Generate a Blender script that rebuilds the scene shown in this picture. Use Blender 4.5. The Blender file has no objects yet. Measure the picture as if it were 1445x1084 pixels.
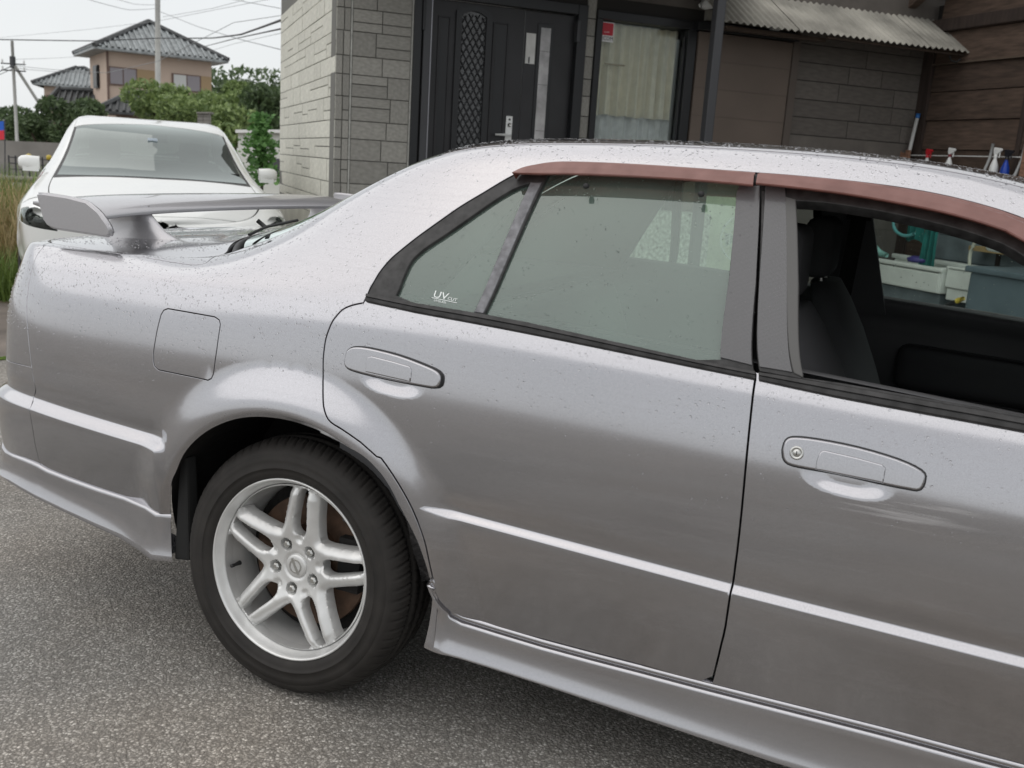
import bpy, bmesh, math, random
import numpy as np
from mathutils import Vector, Matrix
from mathutils.geometry import delaunay_2d_cdt
random.seed(7); rng=np.random.default_rng(7)
SC=bpy.context.scene; COL=SC.collection
# ---------------------------------------------------------------- camera
CP=np.array([1.28658,-1.72857,1.27349])
CR=np.array([0.9120,0.4055,0.0619]);CU=np.array([-0.1457,0.1794,0.9729]);CW=np.array([-0.3834,0.8963,-0.2227])
CR/=np.linalg.norm(CR);CW-=CR*(CR@CW);CW/=np.linalg.norm(CW);CU=np.cross(CR,CW)
cam=bpy.data.cameras.new('camera');co=bpy.data.objects.new('camera',cam);COL.objects.link(co)
co.matrix_world=Matrix(((CR[0],CU[0],-CW[0],CP[0]),(CR[1],CU[1],-CW[1],CP[1]),(CR[2],CU[2],-CW[2],CP[2]),(0,0,0,1)))
cam.sensor_width=36;cam.lens=36*1350/1445;cam.clip_start=.05;cam.clip_end=3000
cam.dof.use_dof=True;cam.dof.focus_distance=2.4;cam.dof.aperture_fstop=7.0
SC.camera=co
# ---------------------------------------------------------------- sky and sun
SC.view_settings.view_transform='Standard';SC.view_settings.look='None';SC.view_settings.gamma=1;SC.view_settings.exposure=0.14
SC.view_settings.use_curve_mapping=False
SUN_EL,SUN_AZ=math.radians(62),math.radians(215)   # azimuth of the sun, counterclockwise from +X
w=bpy.data.worlds.new('World');SC.world=w;w.use_nodes=True;nt=w.node_tree;nt.nodes.clear()
N=nt.nodes.new;L=nt.links.new
sky=N('ShaderNodeTexSky');sky.sky_type='NISHITA';sky.sun_disc=False;sky.sun_elevation=SUN_EL;sky.sun_rotation=math.pi/2-SUN_AZ
sky.air_density=1;sky.dust_density=3
tc=N('ShaderNodeTexCoord');sx=N('ShaderNodeSeparateXYZ');L(tc.outputs['Generated'],sx.inputs[0])
rp=N('ShaderNodeValToRGB');rp.color_ramp.elements[0].position=0.0;rp.color_ramp.elements[0].color=(.90,.925,.935,1)
rp.color_ramp.elements[1].position=.75;rp.color_ramp.elements[1].color=(1,1,1,1);L(sx.outputs['Z'],rp.inputs[0])
nz=N('ShaderNodeTexNoise');nz.inputs['Scale'].default_value=2.2;nz.inputs['Detail'].default_value=4;L(tc.outputs['Generated'],nz.inputs['Vector'])
mr=N('ShaderNodeMapRange');mr.inputs[1].default_value=.3;mr.inputs[2].default_value=.7;mr.inputs[3].default_value=8.6;mr.inputs[4].default_value=9.9;L(nz.outputs['Fac'],mr.inputs[0])
vm=N('ShaderNodeVectorMath');vm.operation='SCALE';L(rp.outputs[0],vm.inputs[0]);L(mr.outputs[0],vm.inputs['Scale'])
mx=N('ShaderNodeMix');mx.data_type='RGBA';mx.inputs[0].default_value=.88;L(sky.outputs[0],mx.inputs[6]);L(vm.outputs[0],mx.inputs[7])
bg=N('ShaderNodeBackground');bg.inputs[1].default_value=.10;L(mx.outputs[2],bg.inputs[0])
ow=N('ShaderNodeOutputWorld');L(bg.outputs[0],ow.inputs[0])
sl=bpy.data.lights.new('sun','SUN');sl.energy=.9;sl.angle=math.radians(100);sl.color=(1,.97,.93)
so=bpy.data.objects.new('sun',sl);COL.objects.link(so)
so.rotation_euler=Vector((math.cos(SUN_EL)*math.cos(SUN_AZ),math.cos(SUN_EL)*math.sin(SUN_AZ),math.sin(SUN_EL))).to_track_quat('Z','Y').to_euler()
def at(x,y,d):
    """the world point d metres deep along the sight line of photograph pixel x, y"""
    return CP+d*(CW+(x-722.5)/1350*CR-(y-542)/1350*CU)
# ---------------------------------------------------------------- materials
MATS={}
def mat(name,col,rough=.6,metal=0.,coat=0.,spec=.5,noise=None,bump=None,emit=None,trans=0,ior=1.45,coords='Object',sheen=0,vary=0):
    """noise=(scale,amount,detail,(stretch)) varies the colour; bump=(scale,strength,distance)"""
    m=bpy.data.materials.new(name);m.use_nodes=True;t=m.node_tree;b=t.nodes['Principled BSDF']
    b.inputs['Base Color'].default_value=(*col,1);b.inputs['Roughness'].default_value=rough;b.inputs['Metallic'].default_value=metal
    b.inputs['Coat Weight'].default_value=coat;b.inputs['Coat Roughness'].default_value=.04;b.inputs['Specular IOR Level'].default_value=spec
    b.inputs['Transmission Weight'].default_value=trans;b.inputs['IOR'].default_value=ior
    if sheen: b.inputs['Sheen Weight'].default_value=sheen
    if noise or bump:
        tc=t.nodes.new('ShaderNodeTexCoord')
    if vary: # each piece its own tone
        oi=t.nodes.new('ShaderNodeObjectInfo')
    if noise:
        mp=t.nodes.new('ShaderNodeMapping');t.links.new(tc.outputs[coords],mp.inputs[0])
        if len(noise)>3: mp.inputs['Scale'].default_value=noise[3]
        n=t.nodes.new('ShaderNodeTexNoise');n.inputs['Scale'].default_value=noise[0];n.inputs['Detail'].default_value=noise[2] if len(noise)>2 else 4
        t.links.new(mp.outputs[0],n.inputs['Vector'])
        r=t.nodes.new('ShaderNodeMapRange');r.inputs[1].default_value=.3;r.inputs[2].default_value=.7;r.inputs[3].default_value=1-noise[1];r.inputs[4].default_value=1+noise[1]
        t.links.new(n.outputs['Fac'],r.inputs[0])
        if vary:
            rv=t.nodes.new('ShaderNodeMapRange');rv.inputs[3].default_value=1-vary;rv.inputs[4].default_value=1+vary;t.links.new(oi.outputs['Random'],rv.inputs[0])
            mm=t.nodes.new('ShaderNodeMath');mm.operation='MULTIPLY';t.links.new(r.outputs[0],mm.inputs[0]);t.links.new(rv.outputs[0],mm.inputs[1]);r=mm
        v=t.nodes.new('ShaderNodeVectorMath');v.operation='SCALE';v.inputs[0].default_value=col;t.links.new(r.outputs[0],v.inputs['Scale']);t.links.new(v.outputs[0],b.inputs['Base Color'])
    if bump:
        n=t.nodes.new('ShaderNodeTexNoise');n.inputs['Scale'].default_value=bump[0];n.inputs['Detail'].default_value=5
        t.links.new(tc.outputs[coords],n.inputs['Vector'])
        bb=t.nodes.new('ShaderNodeBump');bb.inputs['Strength'].default_value=bump[1];bb.inputs['Distance'].default_value=bump[2]
        t.links.new(n.outputs['Fac'],bb.inputs['Height']);t.links.new(bb.outputs[0],b.inputs['Normal'])
    if emit: b.inputs['Emission Color'].default_value=(*emit,1);b.inputs['Emission Strength'].default_value=1
    MATS[name]=m;return m
def glass_mat(name,tint,refl=1.0,ior=1.5,rough=.0,haze=0.,hazecol=(.5,.55,.52)):
    m=bpy.data.materials.new(name);m.use_nodes=True;t=m.node_tree;t.nodes.clear();A=t.nodes.new
    o=A('ShaderNodeOutputMaterial');tr=A('ShaderNodeBsdfTransparent');tr.inputs[0].default_value=(*tint,1)
    gl=A('ShaderNodeBsdfGlossy');gl.inputs['Roughness'].default_value=rough;gl.inputs['Color'].default_value=(.93,1,.97,1)
    fr=A('ShaderNodeFresnel');fr.inputs[0].default_value=ior
    mu=A('ShaderNodeMath');mu.operation='MULTIPLY';mu.use_clamp=True;mu.inputs[1].default_value=refl;t.links.new(fr.outputs[0],mu.inputs[0])
    x=A('ShaderNodeMixShader');t.links.new(mu.outputs[0],x.inputs[0]);t.links.new(tr.outputs[0],x.inputs[1]);t.links.new(gl.outputs[0],x.inputs[2])
    last=x
    if haze:
        df=A('ShaderNodeBsdfDiffuse');df.inputs[0].default_value=(*hazecol,1);y=A('ShaderNodeMixShader')
        tcc=A('ShaderNodeTexCoord');nn=A('ShaderNodeTexNoise');nn.inputs['Scale'].default_value=3;nn.inputs['Detail'].default_value=6;t.links.new(tcc.outputs['Object'],nn.inputs['Vector'])
        rr=A('ShaderNodeMapRange');rr.inputs[1].default_value=.3;rr.inputs[2].default_value=.75;rr.inputs[3].default_value=haze*.6;rr.inputs[4].default_value=haze*1.4
        t.links.new(nn.outputs['Fac'],rr.inputs[0]);t.links.new(rr.outputs[0],y.inputs[0]);t.links.new(x.outputs[0],y.inputs[1]);t.links.new(df.outputs[0],y.inputs[2]);last=y
    t.links.new(last.outputs[0],o.inputs[0]);MATS[name]=m;return m
def paint_mat(name,col,metal,rough,coat=1.,flake=.0,smear=False,specks=True):
    m=mat(name,col,rough,metal,coat);t=m.node_tree;b=t.nodes['Principled BSDF'];A=t.nodes.new
    tc=A('ShaderNodeTexCoord')
    n=A('ShaderNodeTexNoise');n.inputs['Scale'].default_value=1.7;n.inputs['Detail'].default_value=5;t.links.new(tc.outputs['Object'],n.inputs['Vector'])
    r=A('ShaderNodeMapRange');r.inputs[1].default_value=.3;r.inputs[2].default_value=.7;r.inputs[3].default_value=rough*.85;r.inputs[4].default_value=rough*1.2
    t.links.new(n.outputs['Fac'],r.inputs[0]);t.links.new(r.outputs[0],b.inputs['Roughness'])
    # coat: water film, slightly uneven
    n3=A('ShaderNodeTexNoise');n3.inputs['Scale'].default_value=6;n3.inputs['Detail'].default_value=7;t.links.new(tc.outputs['Object'],n3.inputs['Vector'])
    r3=A('ShaderNodeMapRange');r3.inputs[1].default_value=.35;r3.inputs[2].default_value=.7;r3.inputs[3].default_value=.03;r3.inputs[4].default_value=.13
    t.links.new(n3.outputs['Fac'],r3.inputs[0]);t.links.new(r3.outputs[0],b.inputs['Coat Roughness'])
    if flake:
        v=A('ShaderNodeTexVoronoi');v.inputs['Scale'].default_value=900;t.links.new(tc.outputs['Object'],v.inputs['Vector'])
        mx=A('ShaderNodeMix');mx.data_type='RGBA';mx.inputs[0].default_value=1;mx.blend_type='MULTIPLY'
        rr=A('ShaderNodeMapRange');rr.inputs[3].default_value=1-flake;rr.inputs[4].default_value=1+flake;t.links.new(v.outputs['Color'],rr.inputs[0])
        sc=A('ShaderNodeVectorMath');sc.operation='SCALE';sc.inputs[0].default_value=col;t.links.new(rr.outputs[0],sc.inputs['Scale'])
        last=sc.outputs[0]
        if smear:  # wiped, dried-on dirt in streaks, one patch on the front door and faint film elsewhere
            mp=A('ShaderNodeMapping');mp.inputs['Scale'].default_value=(2.5,1,60);mp.inputs['Rotation'].default_value=(0,math.radians(4),0);t.links.new(tc.outputs['Object'],mp.inputs[0])
            ns=A('ShaderNodeTexNoise');ns.inputs['Scale'].default_value=1.5;ns.inputs['Detail'].default_value=4;t.links.new(mp.outputs[0],ns.inputs['Vector'])
            st=A('ShaderNodeMapRange');st.inputs[1].default_value=.52;st.inputs[2].default_value=.66;t.links.new(ns.outputs['Fac'],st.inputs[0])
            pos=A('ShaderNodeVectorMath');pos.operation='SUBTRACT';pos.inputs[1].default_value=(1.30,0,.735);t.links.new(tc.outputs['Object'],pos.inputs[0])
            ps=A('ShaderNodeVectorMath');ps.operation='MULTIPLY';ps.inputs[1].default_value=(7,0,24);t.links.new(pos.outputs[0],ps.inputs[0])
            ln=A('ShaderNodeVectorMath');ln.operation='LENGTH';t.links.new(ps.outputs[0],ln.inputs[0])
            fa=A('ShaderNodeMapRange');fa.inputs[1].default_value=.5;fa.inputs[2].default_value=1.0;fa.inputs[3].default_value=.55;fa.inputs[4].default_value=.04;t.links.new(ln.outputs['Value'],fa.inputs[0])
            mm=A('ShaderNodeMath');mm.operation='MULTIPLY';t.links.new(fa.outputs[0],mm.inputs[0]);t.links.new(st.outputs[0],mm.inputs[1])
            df=A('ShaderNodeBsdfDiffuse');df.inputs[0].default_value=(.46,.45,.45,1)
            ms=A('ShaderNodeMixShader');t.links.new(mm.outputs[0],ms.inputs[0]);t.links.new(b.outputs[0],ms.inputs[1]);t.links.new(df.outputs[0],ms.inputs[2])
            # light specks of grit
            vs=A('ShaderNodeTexVoronoi');vs.inputs['Scale'].default_value=30;t.links.new(tc.outputs['Object'],vs.inputs['Vector'])
            lt=A('ShaderNodeMath');lt.operation='LESS_THAN';lt.inputs[1].default_value=.035;t.links.new(vs.outputs['Distance'],lt.inputs[0])
            sc2=A('ShaderNodeSeparateColor');t.links.new(vs.outputs['Color'],sc2.inputs[0]);l2=A('ShaderNodeMath');l2.operation='LESS_THAN';l2.inputs[1].default_value=.04;t.links.new(sc2.outputs[0],l2.inputs[0])
            m3=A('ShaderNodeMath');m3.operation='MULTIPLY';t.links.new(lt.outputs[0],m3.inputs[0]);t.links.new(l2.outputs[0],m3.inputs[1])
            ms2=A('ShaderNodeMixShader');t.links.new(m3.outputs[0],ms2.inputs[0]);t.links.new(ms.outputs[0],ms2.inputs[1]);t.links.new(df.outputs[0],ms2.inputs[2])
            t.links.new(ms2.outputs[0],t.nodes['Material Output'].inputs[0])
        t.links.new(last,b.inputs['Base Color'])
    return m
paint=paint_mat('silver_mauve_paint',(.435,.430,.450),.96,.16,flake=.10,smear=True)
wingp=paint_mat('wing_silver_paint',(.445,.438,.454),.75,.42,flake=.10)
wpaint=paint_mat('white_paint',(.78,.79,.77),0,.35)
black=mat('black_rubber',(.022,.022,.023),.55,bump=(180,.2,.0004))
dirtyblack=mat('weathered_black_trim',(.032,.031,.031),.5,noise=(45,.5,6),bump=(220,.3,.0004))
void=mat('dark_inner_steel',(.012,.012,.012),.8)
wellm=mat('wheel_well_black',(.009,.008,.0075),.85,noise=(14,.5),bump=(60,.6,.004))
seatm=mat('charcoal_fabric',(.065,.065,.069),.95,bump=(500,.3,.001))
trimm=mat('grey_interior_trim',(.11,.11,.115),.6,bump=(300,.3,.0006))
rubber=mat('tyre_rubber',(.021,.0185,.0165),.72,noise=(22,.25,6),bump=(260,.25,.0006))
alloy=mat('alloy_silver',(.70,.70,.69),.36,.5,noise=(9,.14,8),bump=(350,.08,.0004))
steel=mat('brushed_steel',(.55,.55,.53),.3,1)
rust=mat('rusty_disc',(.085,.050,.032),.6,.3,noise=(30,.4),bump=(120,.4,.001))
visorm=None
def translucent_mat(name,col,alpha):
    m=bpy.data.materials.new(name);m.use_nodes=True;t=m.node_tree;t.nodes.clear();A=t.nodes.new
    o=A('ShaderNodeOutputMaterial');b=A('ShaderNodeBsdfPrincipled');b.inputs['Base Color'].default_value=(*col,1);b.inputs['Roughness'].default_value=.30;b.inputs['Coat Weight'].default_value=1
    tr=A('ShaderNodeBsdfTransparent');tr.inputs[0].default_value=(.42,.20,.16,1);x=A('ShaderNodeMixShader')
    tc=A('ShaderNodeTexCoord');n=A('ShaderNodeTexNoise');n.inputs['Scale'].default_value=25;n.inputs['Detail'].default_value=6;t.links.new(tc.outputs['Object'],n.inputs['Vector'])
    r=A('ShaderNodeMapRange');r.inputs[1].default_value=.3;r.inputs[2].default_value=.7;r.inputs[3].default_value=alpha-.1;r.inputs[4].default_value=alpha+.08;t.links.new(n.outputs['Fac'],r.inputs[0])
    t.links.new(r.outputs[0],x.inputs[0]);t.links.new(tr.outputs[0],x.inputs[1]);t.links.new(b.outputs[0],x.inputs[2]);t.links.new(x.outputs[0],o.inputs[0]);return m
visorm=translucent_mat('smoked_red_acrylic',(.235,.085,.066),.74)
gl_side=glass_mat('green_tinted_glass',(.66,.80,.70),3.0,1.5,haze=.24,hazecol=(.32,.43,.37))  # haze paints the green-grey sky reflection into the glass
gl_far=glass_mat('clear_green_glass',(.78,.88,.83),1.0,1.5,haze=.01)
gl_rear=glass_mat('rear_window_glass',(.30,.36,.33),2.2,1.5)
gl_house=glass_mat('house_window_glass',(.85,.87,.86),.6,1.5)
def carbon():
    m=mat('dotted_pillar_film',(.10,.10,.105),.33,coat=.4);t=m.node_tree;b=t.nodes['Principled BSDF'];A=t.nodes.new
    tc=A('ShaderNodeTexCoord');mp=A('ShaderNodeMapping');mp.inputs['Rotation'].default_value=(0,math.radians(45),0);mp.inputs['Scale'].default_value=(1,0,1)
    c=A('ShaderNodeTexChecker');c.inputs['Scale'].default_value=620;c.inputs['Color1'].default_value=(.135,.133,.138,1);c.inputs['Color2'].default_value=(.070,.069,.072,1)
    t.links.new(tc.outputs['Object'],mp.inputs[0]);t.links.new(mp.outputs[0],c.inputs['Vector']);t.links.new(c.outputs['Color'],b.inputs['Base Color']);return m
carbonm=carbon()
water=mat('rain_water',(1,1,1),.02,trans=1,ior=1.33)
# ---------------------------------------------------------------- object helpers
def tag(o,label=None,cat=None,group=None,kind=None):
    if label:o['label']=label
    if cat:o['category']=cat
    if group:o['group']=group
    if kind:o['kind']=kind
    return o
def empty(name,loc=(0,0,0),rz=0,parent=None,**k):
    o=bpy.data.objects.new(name,None);COL.objects.link(o);o.location=loc;o.rotation_euler=(0,0,rz);o.empty_display_size=.1
    if parent:o.parent=parent
    return tag(o,**k)
def link(name,me,m,parent=None,smooth=False,**k):
    if smooth:
        me.polygons.foreach_set('use_smooth',[True]*len(me.polygons))
    if m is not None:
        me.materials.clear();me.materials.append(m)
    o=bpy.data.objects.new(name,me);COL.objects.link(o)
    if parent:o.parent=parent
    return tag(o,**k)
def mesh(name,V,F,m,parent=None,smooth=False,normals=None,**k):
    me=bpy.data.meshes.new(name);me.from_pydata([tuple(map(float,v)) for v in V],[],[tuple(map(int,f)) for f in F]);me.update()
    o=link(name,me,m,parent,smooth or normals is not None,**k)
    if normals is not None: me.normals_split_custom_set_from_vertices([tuple(map(float,q)) for q in normals])
    return o
class MB:
    """collects shapes into one mesh"""
    def __init__(s): s.V=[];s.F=[]
    def add(s,V,F):
        b=len(s.V);s.V+=[tuple(map(float,v)) for v in V];s.F+=[tuple(int(i)+b for i in f) for f in F];return s
    def box(s,c,d,M=None,top=1.):
        x,y,z=[q/2 for q in d]
        V=[(-x,-y,-z),(x,-y,-z),(x,y,-z),(-x,y,-z),(-x*top,-y*top,z),(x*top,-y*top,z),(x*top,y*top,z),(-x*top,y*top,z)]
        if M is not None: V=[tuple(M@Vector(v)) for v in V]
        return s.add([(v[0]+c[0],v[1]+c[1],v[2]+c[2]) for v in V],[(0,3,2,1),(4,5,6,7),(0,1,5,4),(1,2,6,5),(2,3,7,6),(3,0,4,7)])
    def hexa(s,P): # eight corner points, bottom four then top four
        return s.add(P,[(0,3,2,1),(4,5,6,7),(0,1,5,4),(1,2,6,5),(2,3,7,6),(3,0,4,7)])
    def tube(s,pts,r,n=8,cap=True):
        pts=[Vector(p) for p in pts];R=r if hasattr(r,'__len__') else [r]*len(pts);V=[];F=[];ref=Vector((0,0,1))
        for i,p in enumerate(pts):
            t=(pts[min(i+1,len(pts)-1)]-pts[max(i-1,0)]).normalized()
            a=ref if abs(t.dot(ref))<.95 else Vector((1,0,0))
            u=t.cross(a).normalized();v=t.cross(u).normalized()
            for k in range(n):
                q=p+(u*math.cos(2*math.pi*k/n)+v*math.sin(2*math.pi*k/n))*R[i];V.append(tuple(q))
        for i in range(len(pts)-1):
            for k in range(n): F.append((i*n+k,i*n+(k+1)%n,(i+1)*n+(k+1)%n,(i+1)*n+k))
        if cap: F.append(tuple(range(n)));F.append(tuple((len(pts)-1)*n+k for k in reversed(range(n))))
        return s.add(V,F)
    def lathe(s,prof,n=24,c=(0,0,0),ax='z'):
        V=[];F=[];m=len(prof)
        for k in range(n):
            a=2*math.pi*k/n
            for r,h in prof:
                p=(r*math.cos(a),r*math.sin(a),h) if ax=='z' else ((r*math.cos(a),h,r*math.sin(a)) if ax=='y' else (h,r*math.cos(a),r*math.sin(a)))
                V.append((p[0]+c[0],p[1]+c[1],p[2]+c[2]))
        for k in range(n):
            for j in range(m-1): F.append((k*m+j,((k+1)%n)*m+j,((k+1)%n)*m+j+1,k*m+j+1))
        return s.add(V,F)
    def quad(s,a,b,c,d): return s.add([a,b,c,d],[(0,1,2,3)])
    def done(s,name,m,parent=None,smooth=False,**k): return mesh(name,s.V,s.F,m,parent,smooth,**k)
def bevel(o,w,seg=2):
    bm=bmesh.new();bm.from_mesh(o.data);bmesh.ops.bevel(bm,geom=list(bm.edges)+list(bm.verts),offset=w,segments=seg,affect='EDGES',profile=.6)
    bm.to_mesh(o.data);bm.free();return o
def fixn(o):
    bm=bmesh.new();bm.from_mesh(o.data);bmesh.ops.recalc_face_normals(bm,faces=bm.faces);bm.to_mesh(o.data);bm.free();return o
def text(name,s,size,m,M,parent,thick=.0008,align='LEFT',**k):
    cu=bpy.data.curves.new(name,'FONT');cu.body=s;cu.size=size;cu.extrude=thick;cu.align_x=align;cu.resolution_u=3
    o=bpy.data.objects.new(name,cu);COL.objects.link(o);bpy.context.view_layer.update()
    me=bpy.data.meshes.new_from_object(o);bpy.data.objects.remove(o);me.transform(M)
    return link(name,me,m,parent,**k)
def along(P,Q,t): return np.array(P)*(1-t)+np.array(Q)*t
# ---- body skin: a uniform cubic B-spline net over stations (rear to front) and rows (sill to roof centre)
YC = 0.85
def stations():
    S = []
    # x, side plan offset, belt z, belt y, gutter (x,y,z), next to gutter, centre
    #      x     off   zb    yb    gut(x,y,z)            q(x,y,z)              c(x,z)
    T = [(-1.125,.800,.930,.84,  (-1.11,.84,.985),     (-1.09,.845,.990),    (-1.08,.990)),
         (-1.115,.480,.930,.52,  (-1.09,.52,.985),     (-1.07,.60,.990),     (-1.06,.992)),
         (-1.090,.225,.930,.265, (-1.05,.27,.982),     (-1.02,.38,.990),     (-1.01,.994)),
         (-1.030,.090,.925,.155, (-1.00,.17,.985),     (-.97,.30,.994),      (-.96,.998)),
         (-.930,.032,.938,.088,  (-.93,.135,.987),     (-.92,.27,1.000),     (-.91,1.004)),
         (-.750,.010,.946,.062,  (-.75,.135,.991),     (-.76,.27,1.008),     (-.77,1.018)),
         (-.560,.003,.952,.054,  (-.56,.150,.993),     (-.60,.28,1.014),     (-.64,1.030)),
         (-.370,.000,.958,.052,  (-.36,.185,.994),     (-.47,.30,1.020),     (-.54,1.040)),
         (-.180,.000,.962,.050,  (-.175,.215,1.062),   (-.27,.35,1.085),     (-.38,1.080)),
         (.020,.000,.962,.048,   (.025,.250,1.206),    (-.02,.38,1.215),     (-.10,1.215)),
         (.230,.000,.960,.046,   (.235,.285,1.316),    (.20,.40,1.330),      (.15,1.336)),
         (.500,.000,.952,.045,   (.50,.305,1.337),     (.50,.42,1.345),      (.50,1.344)),
         (.800,.000,.936,.045,   (.80,.308,1.345),     (.80,.42,1.353),      (.80,1.353)),
         (1.10,.000,.917,.045,   (1.10,.306,1.342),    (1.10,.42,1.348),     (1.10,1.347)),
         (1.40,.000,.898,.045,   (1.40,.298,1.317),    (1.40,.42,1.322),     (1.42,1.325)),
         (1.70,.000,.880,.045,   (1.70,.275,1.215),    (1.72,.42,1.240),     (1.76,1.270)),
         (2.00,.000,.862,.047,   (2.02,.230,1.060),    (2.06,.40,1.085),     (2.14,1.110)),
         (2.35,.000,.850,.052,   (2.38,.165,.925),     (2.44,.36,.945),      (2.52,.960)),
         (2.70,.002,.835,.058,   (2.70,.150,.872),     (2.72,.34,.895),      (2.76,.910)),
         (3.05,.012,.800,.075,   (3.05,.165,.835),     (3.07,.34,.850),      (3.10,.865)),
         (3.35,.060,.740,.130,   (3.33,.22,.770),      (3.36,.38,.785),      (3.42,.800)),
         (3.50,.230,.690,.290,   (3.46,.34,.715),      (3.48,.46,.730),      (3.54,.740)),
         (3.56,.800,.680,.80,    (3.54,.81,.700),      (3.55,.82,.710),      (3.56,.715))]
    for (x,off,zb,yb,g,q,c) in T:
        rows=[]
        prof=[(.265,.056),(.37,.030),(.48,.012),(.59,.002),(.69,-.001),(.785,.005)]
        for z,d in prof:
            lo=min(max((-.86-x)/.14,0),1)*(1 if z<.45 else .8 if z<.5 else .3 if z<.6 else 0)
            rows.append((x-.030*lo,(off if x>-.9 else off*(1-.30*lo))+d,z*1.0 if z<.7 else .7+(z-.7)*(zb-.7)/.26))
        w=(zb-.7)/.26
        rows.append((x,off+.020,.7+.165*w))
        rows.append((x,max(off+.030,yb-.016),.7+.222*w))
        rows.append((x+(g[0]-x)*.02,yb,zb))
        G=np.array(g); B=np.array((x,yb,zb))
        h=G-B
        cab=min(max((g[2]-zb-.06)/.25,0),1)     # 0 on the boot and bonnet, 1 beside the cabin
        fr=[(.10,.16),(.34,.40),(.62,.68),(.84,.88)]
        fy=[.212,.43,.71,.95]
        for (a,b),ff in zip(fr,fy):
            k=b*(1-cab)+a*cab
            ky=(ff-.14)*cab+(b)*(1-cab)
            bulge=(.0)*cab
            zz=B[2]+h[2]*(k if cab>.5 else (1-(1-b)**1.8)*(1-cab)+k*cab)
            rows.append((B[0]+h[0]*k,B[1]+h[1]*ky-bulge,zz))
        rows.append(g); rows.append(q)
        rows.append(((q[0]+c[0])/2,.60 if off<.3 else .85,(q[2]+c[1])/2+(.002 if cab>.5 else .006)))
        rows.append((c[0],YC,c[1]))
        S.append(rows)
    return np.array(S,float)
NET=stations()
def _ext(A):
    return np.concatenate([2*A[:1]-A[1:2],A,2*A[-1:]-A[-2:-1]],0)
_E=_ext(_ext(NET).transpose(1,0,2)).transpose(1,0,2)
NU,NV=NET.shape[0]-1,NET.shape[1]-1
def _b(t,d=0):
    t=np.asarray(t)
    if d: return np.stack([-(1-t)**2/2,(3*t*t-4*t)/2,(-3*t*t+2*t+1)/2,t*t/2],-1)
    return np.stack([(1-t)**3/6,(3*t**3-6*t**2+4)/6,(-3*t**3+3*t**2+3*t+1)/6,t**3/6],-1)
def net_eval(u,v,du=0,dv=0):
    u=np.clip(np.asarray(u,float),0,NU);v=np.clip(np.asarray(v,float),0,NV)
    i=np.minimum(u.astype(int),NU-1);j=np.minimum(v.astype(int),NV-1)
    bu=_b(u-i,du);bv=_b(v-j,dv)
    out=np.zeros(u.shape+(3,))
    for a in range(4):
        for b in range(4):
            out+=(bu[...,a]*bv[...,b])[...,None]*_E[i+a,j+b]
    return out
def sstep(a,b,x):
    t=np.clip((x-a)/(b-a),0,1);return t*t*(3-2*t)
def disp(P):
    """outward displacement of the skin: flared wheel arch, pressed ledge along the doors, cove above it"""
    x,y,z=P[...,0],P[...,1],P[...,2]
    side=np.where((x<-.9)|(x>3.2),1.,1-sstep(.10,.2,y))*(z<.8)
    r=np.hypot(x,z-.31)
    fl=.028*(1-sstep(.385,.50,r))-.027*np.clip((.388-r)/.038,0,1.3)
    r2=np.hypot(x-2.665,z-.31)
    fl=fl+.026*(1-sstep(.385,.52,r2))-.020*np.clip((.388-r2)/.038,0,1.3)
    # ledge line height along x (top edge) and its depth
    zt=np.interp(x,LX,LT);h=np.interp(x,LX,LH);e=np.interp(x,LX,LE)
    s=(zt-z)/np.maximum(h,1e-4)
    ledge=e*sstep(-.08,1.05,s)*(1-.75*sstep(.0,.2,zt-h-z))
    cove=-.35*e*np.exp(-((z-zt-.006)/.022)**2)
    return (fl+ledge+cove)*side
LX=[-1.2,-1.0,-.815,-.376,-.350,.352,.42,1.02,1.53,2.28,2.32]
LT=[.600,.598,.592,.567,.567,.548,.545,.520,.506,.490,.489]
LH=[.026]*5+[.006,.014,.014,.014,.012,.008]
LE=[.020,.020,.020,.020,.0,.0,.011,.012,.012,.012,.0]
def skin(u,v):
    P=net_eval(u,v);d=disp(P)
    P=P.copy();x,y=P[...,0].copy(),P[...,1].copy()
    k=sstep(-.78,-1.06,x);k2=sstep(3.2,3.45,x)
    dx=(x+.80)*k+(x-3.2)*k2;dy=(y-.35)*np.maximum(k,k2)-(1-np.maximum(k,k2))*.3
    L=np.hypot(dx,dy)+1e-9
    P[...,0]+=d*dx/L;P[...,1]+=d*dy/L
    return P
def normal(u,v,e=2e-3):
    a=skin(np.clip(u+e,0,NU),v)-skin(np.clip(u-e,0,NU),v);b=skin(u,np.clip(v+e,0,NV))-skin(u,np.clip(v-e,0,NV))
    n=np.cross(a,b);n/=np.maximum(np.linalg.norm(n,axis=-1,keepdims=True),1e-12)
    return n
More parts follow.
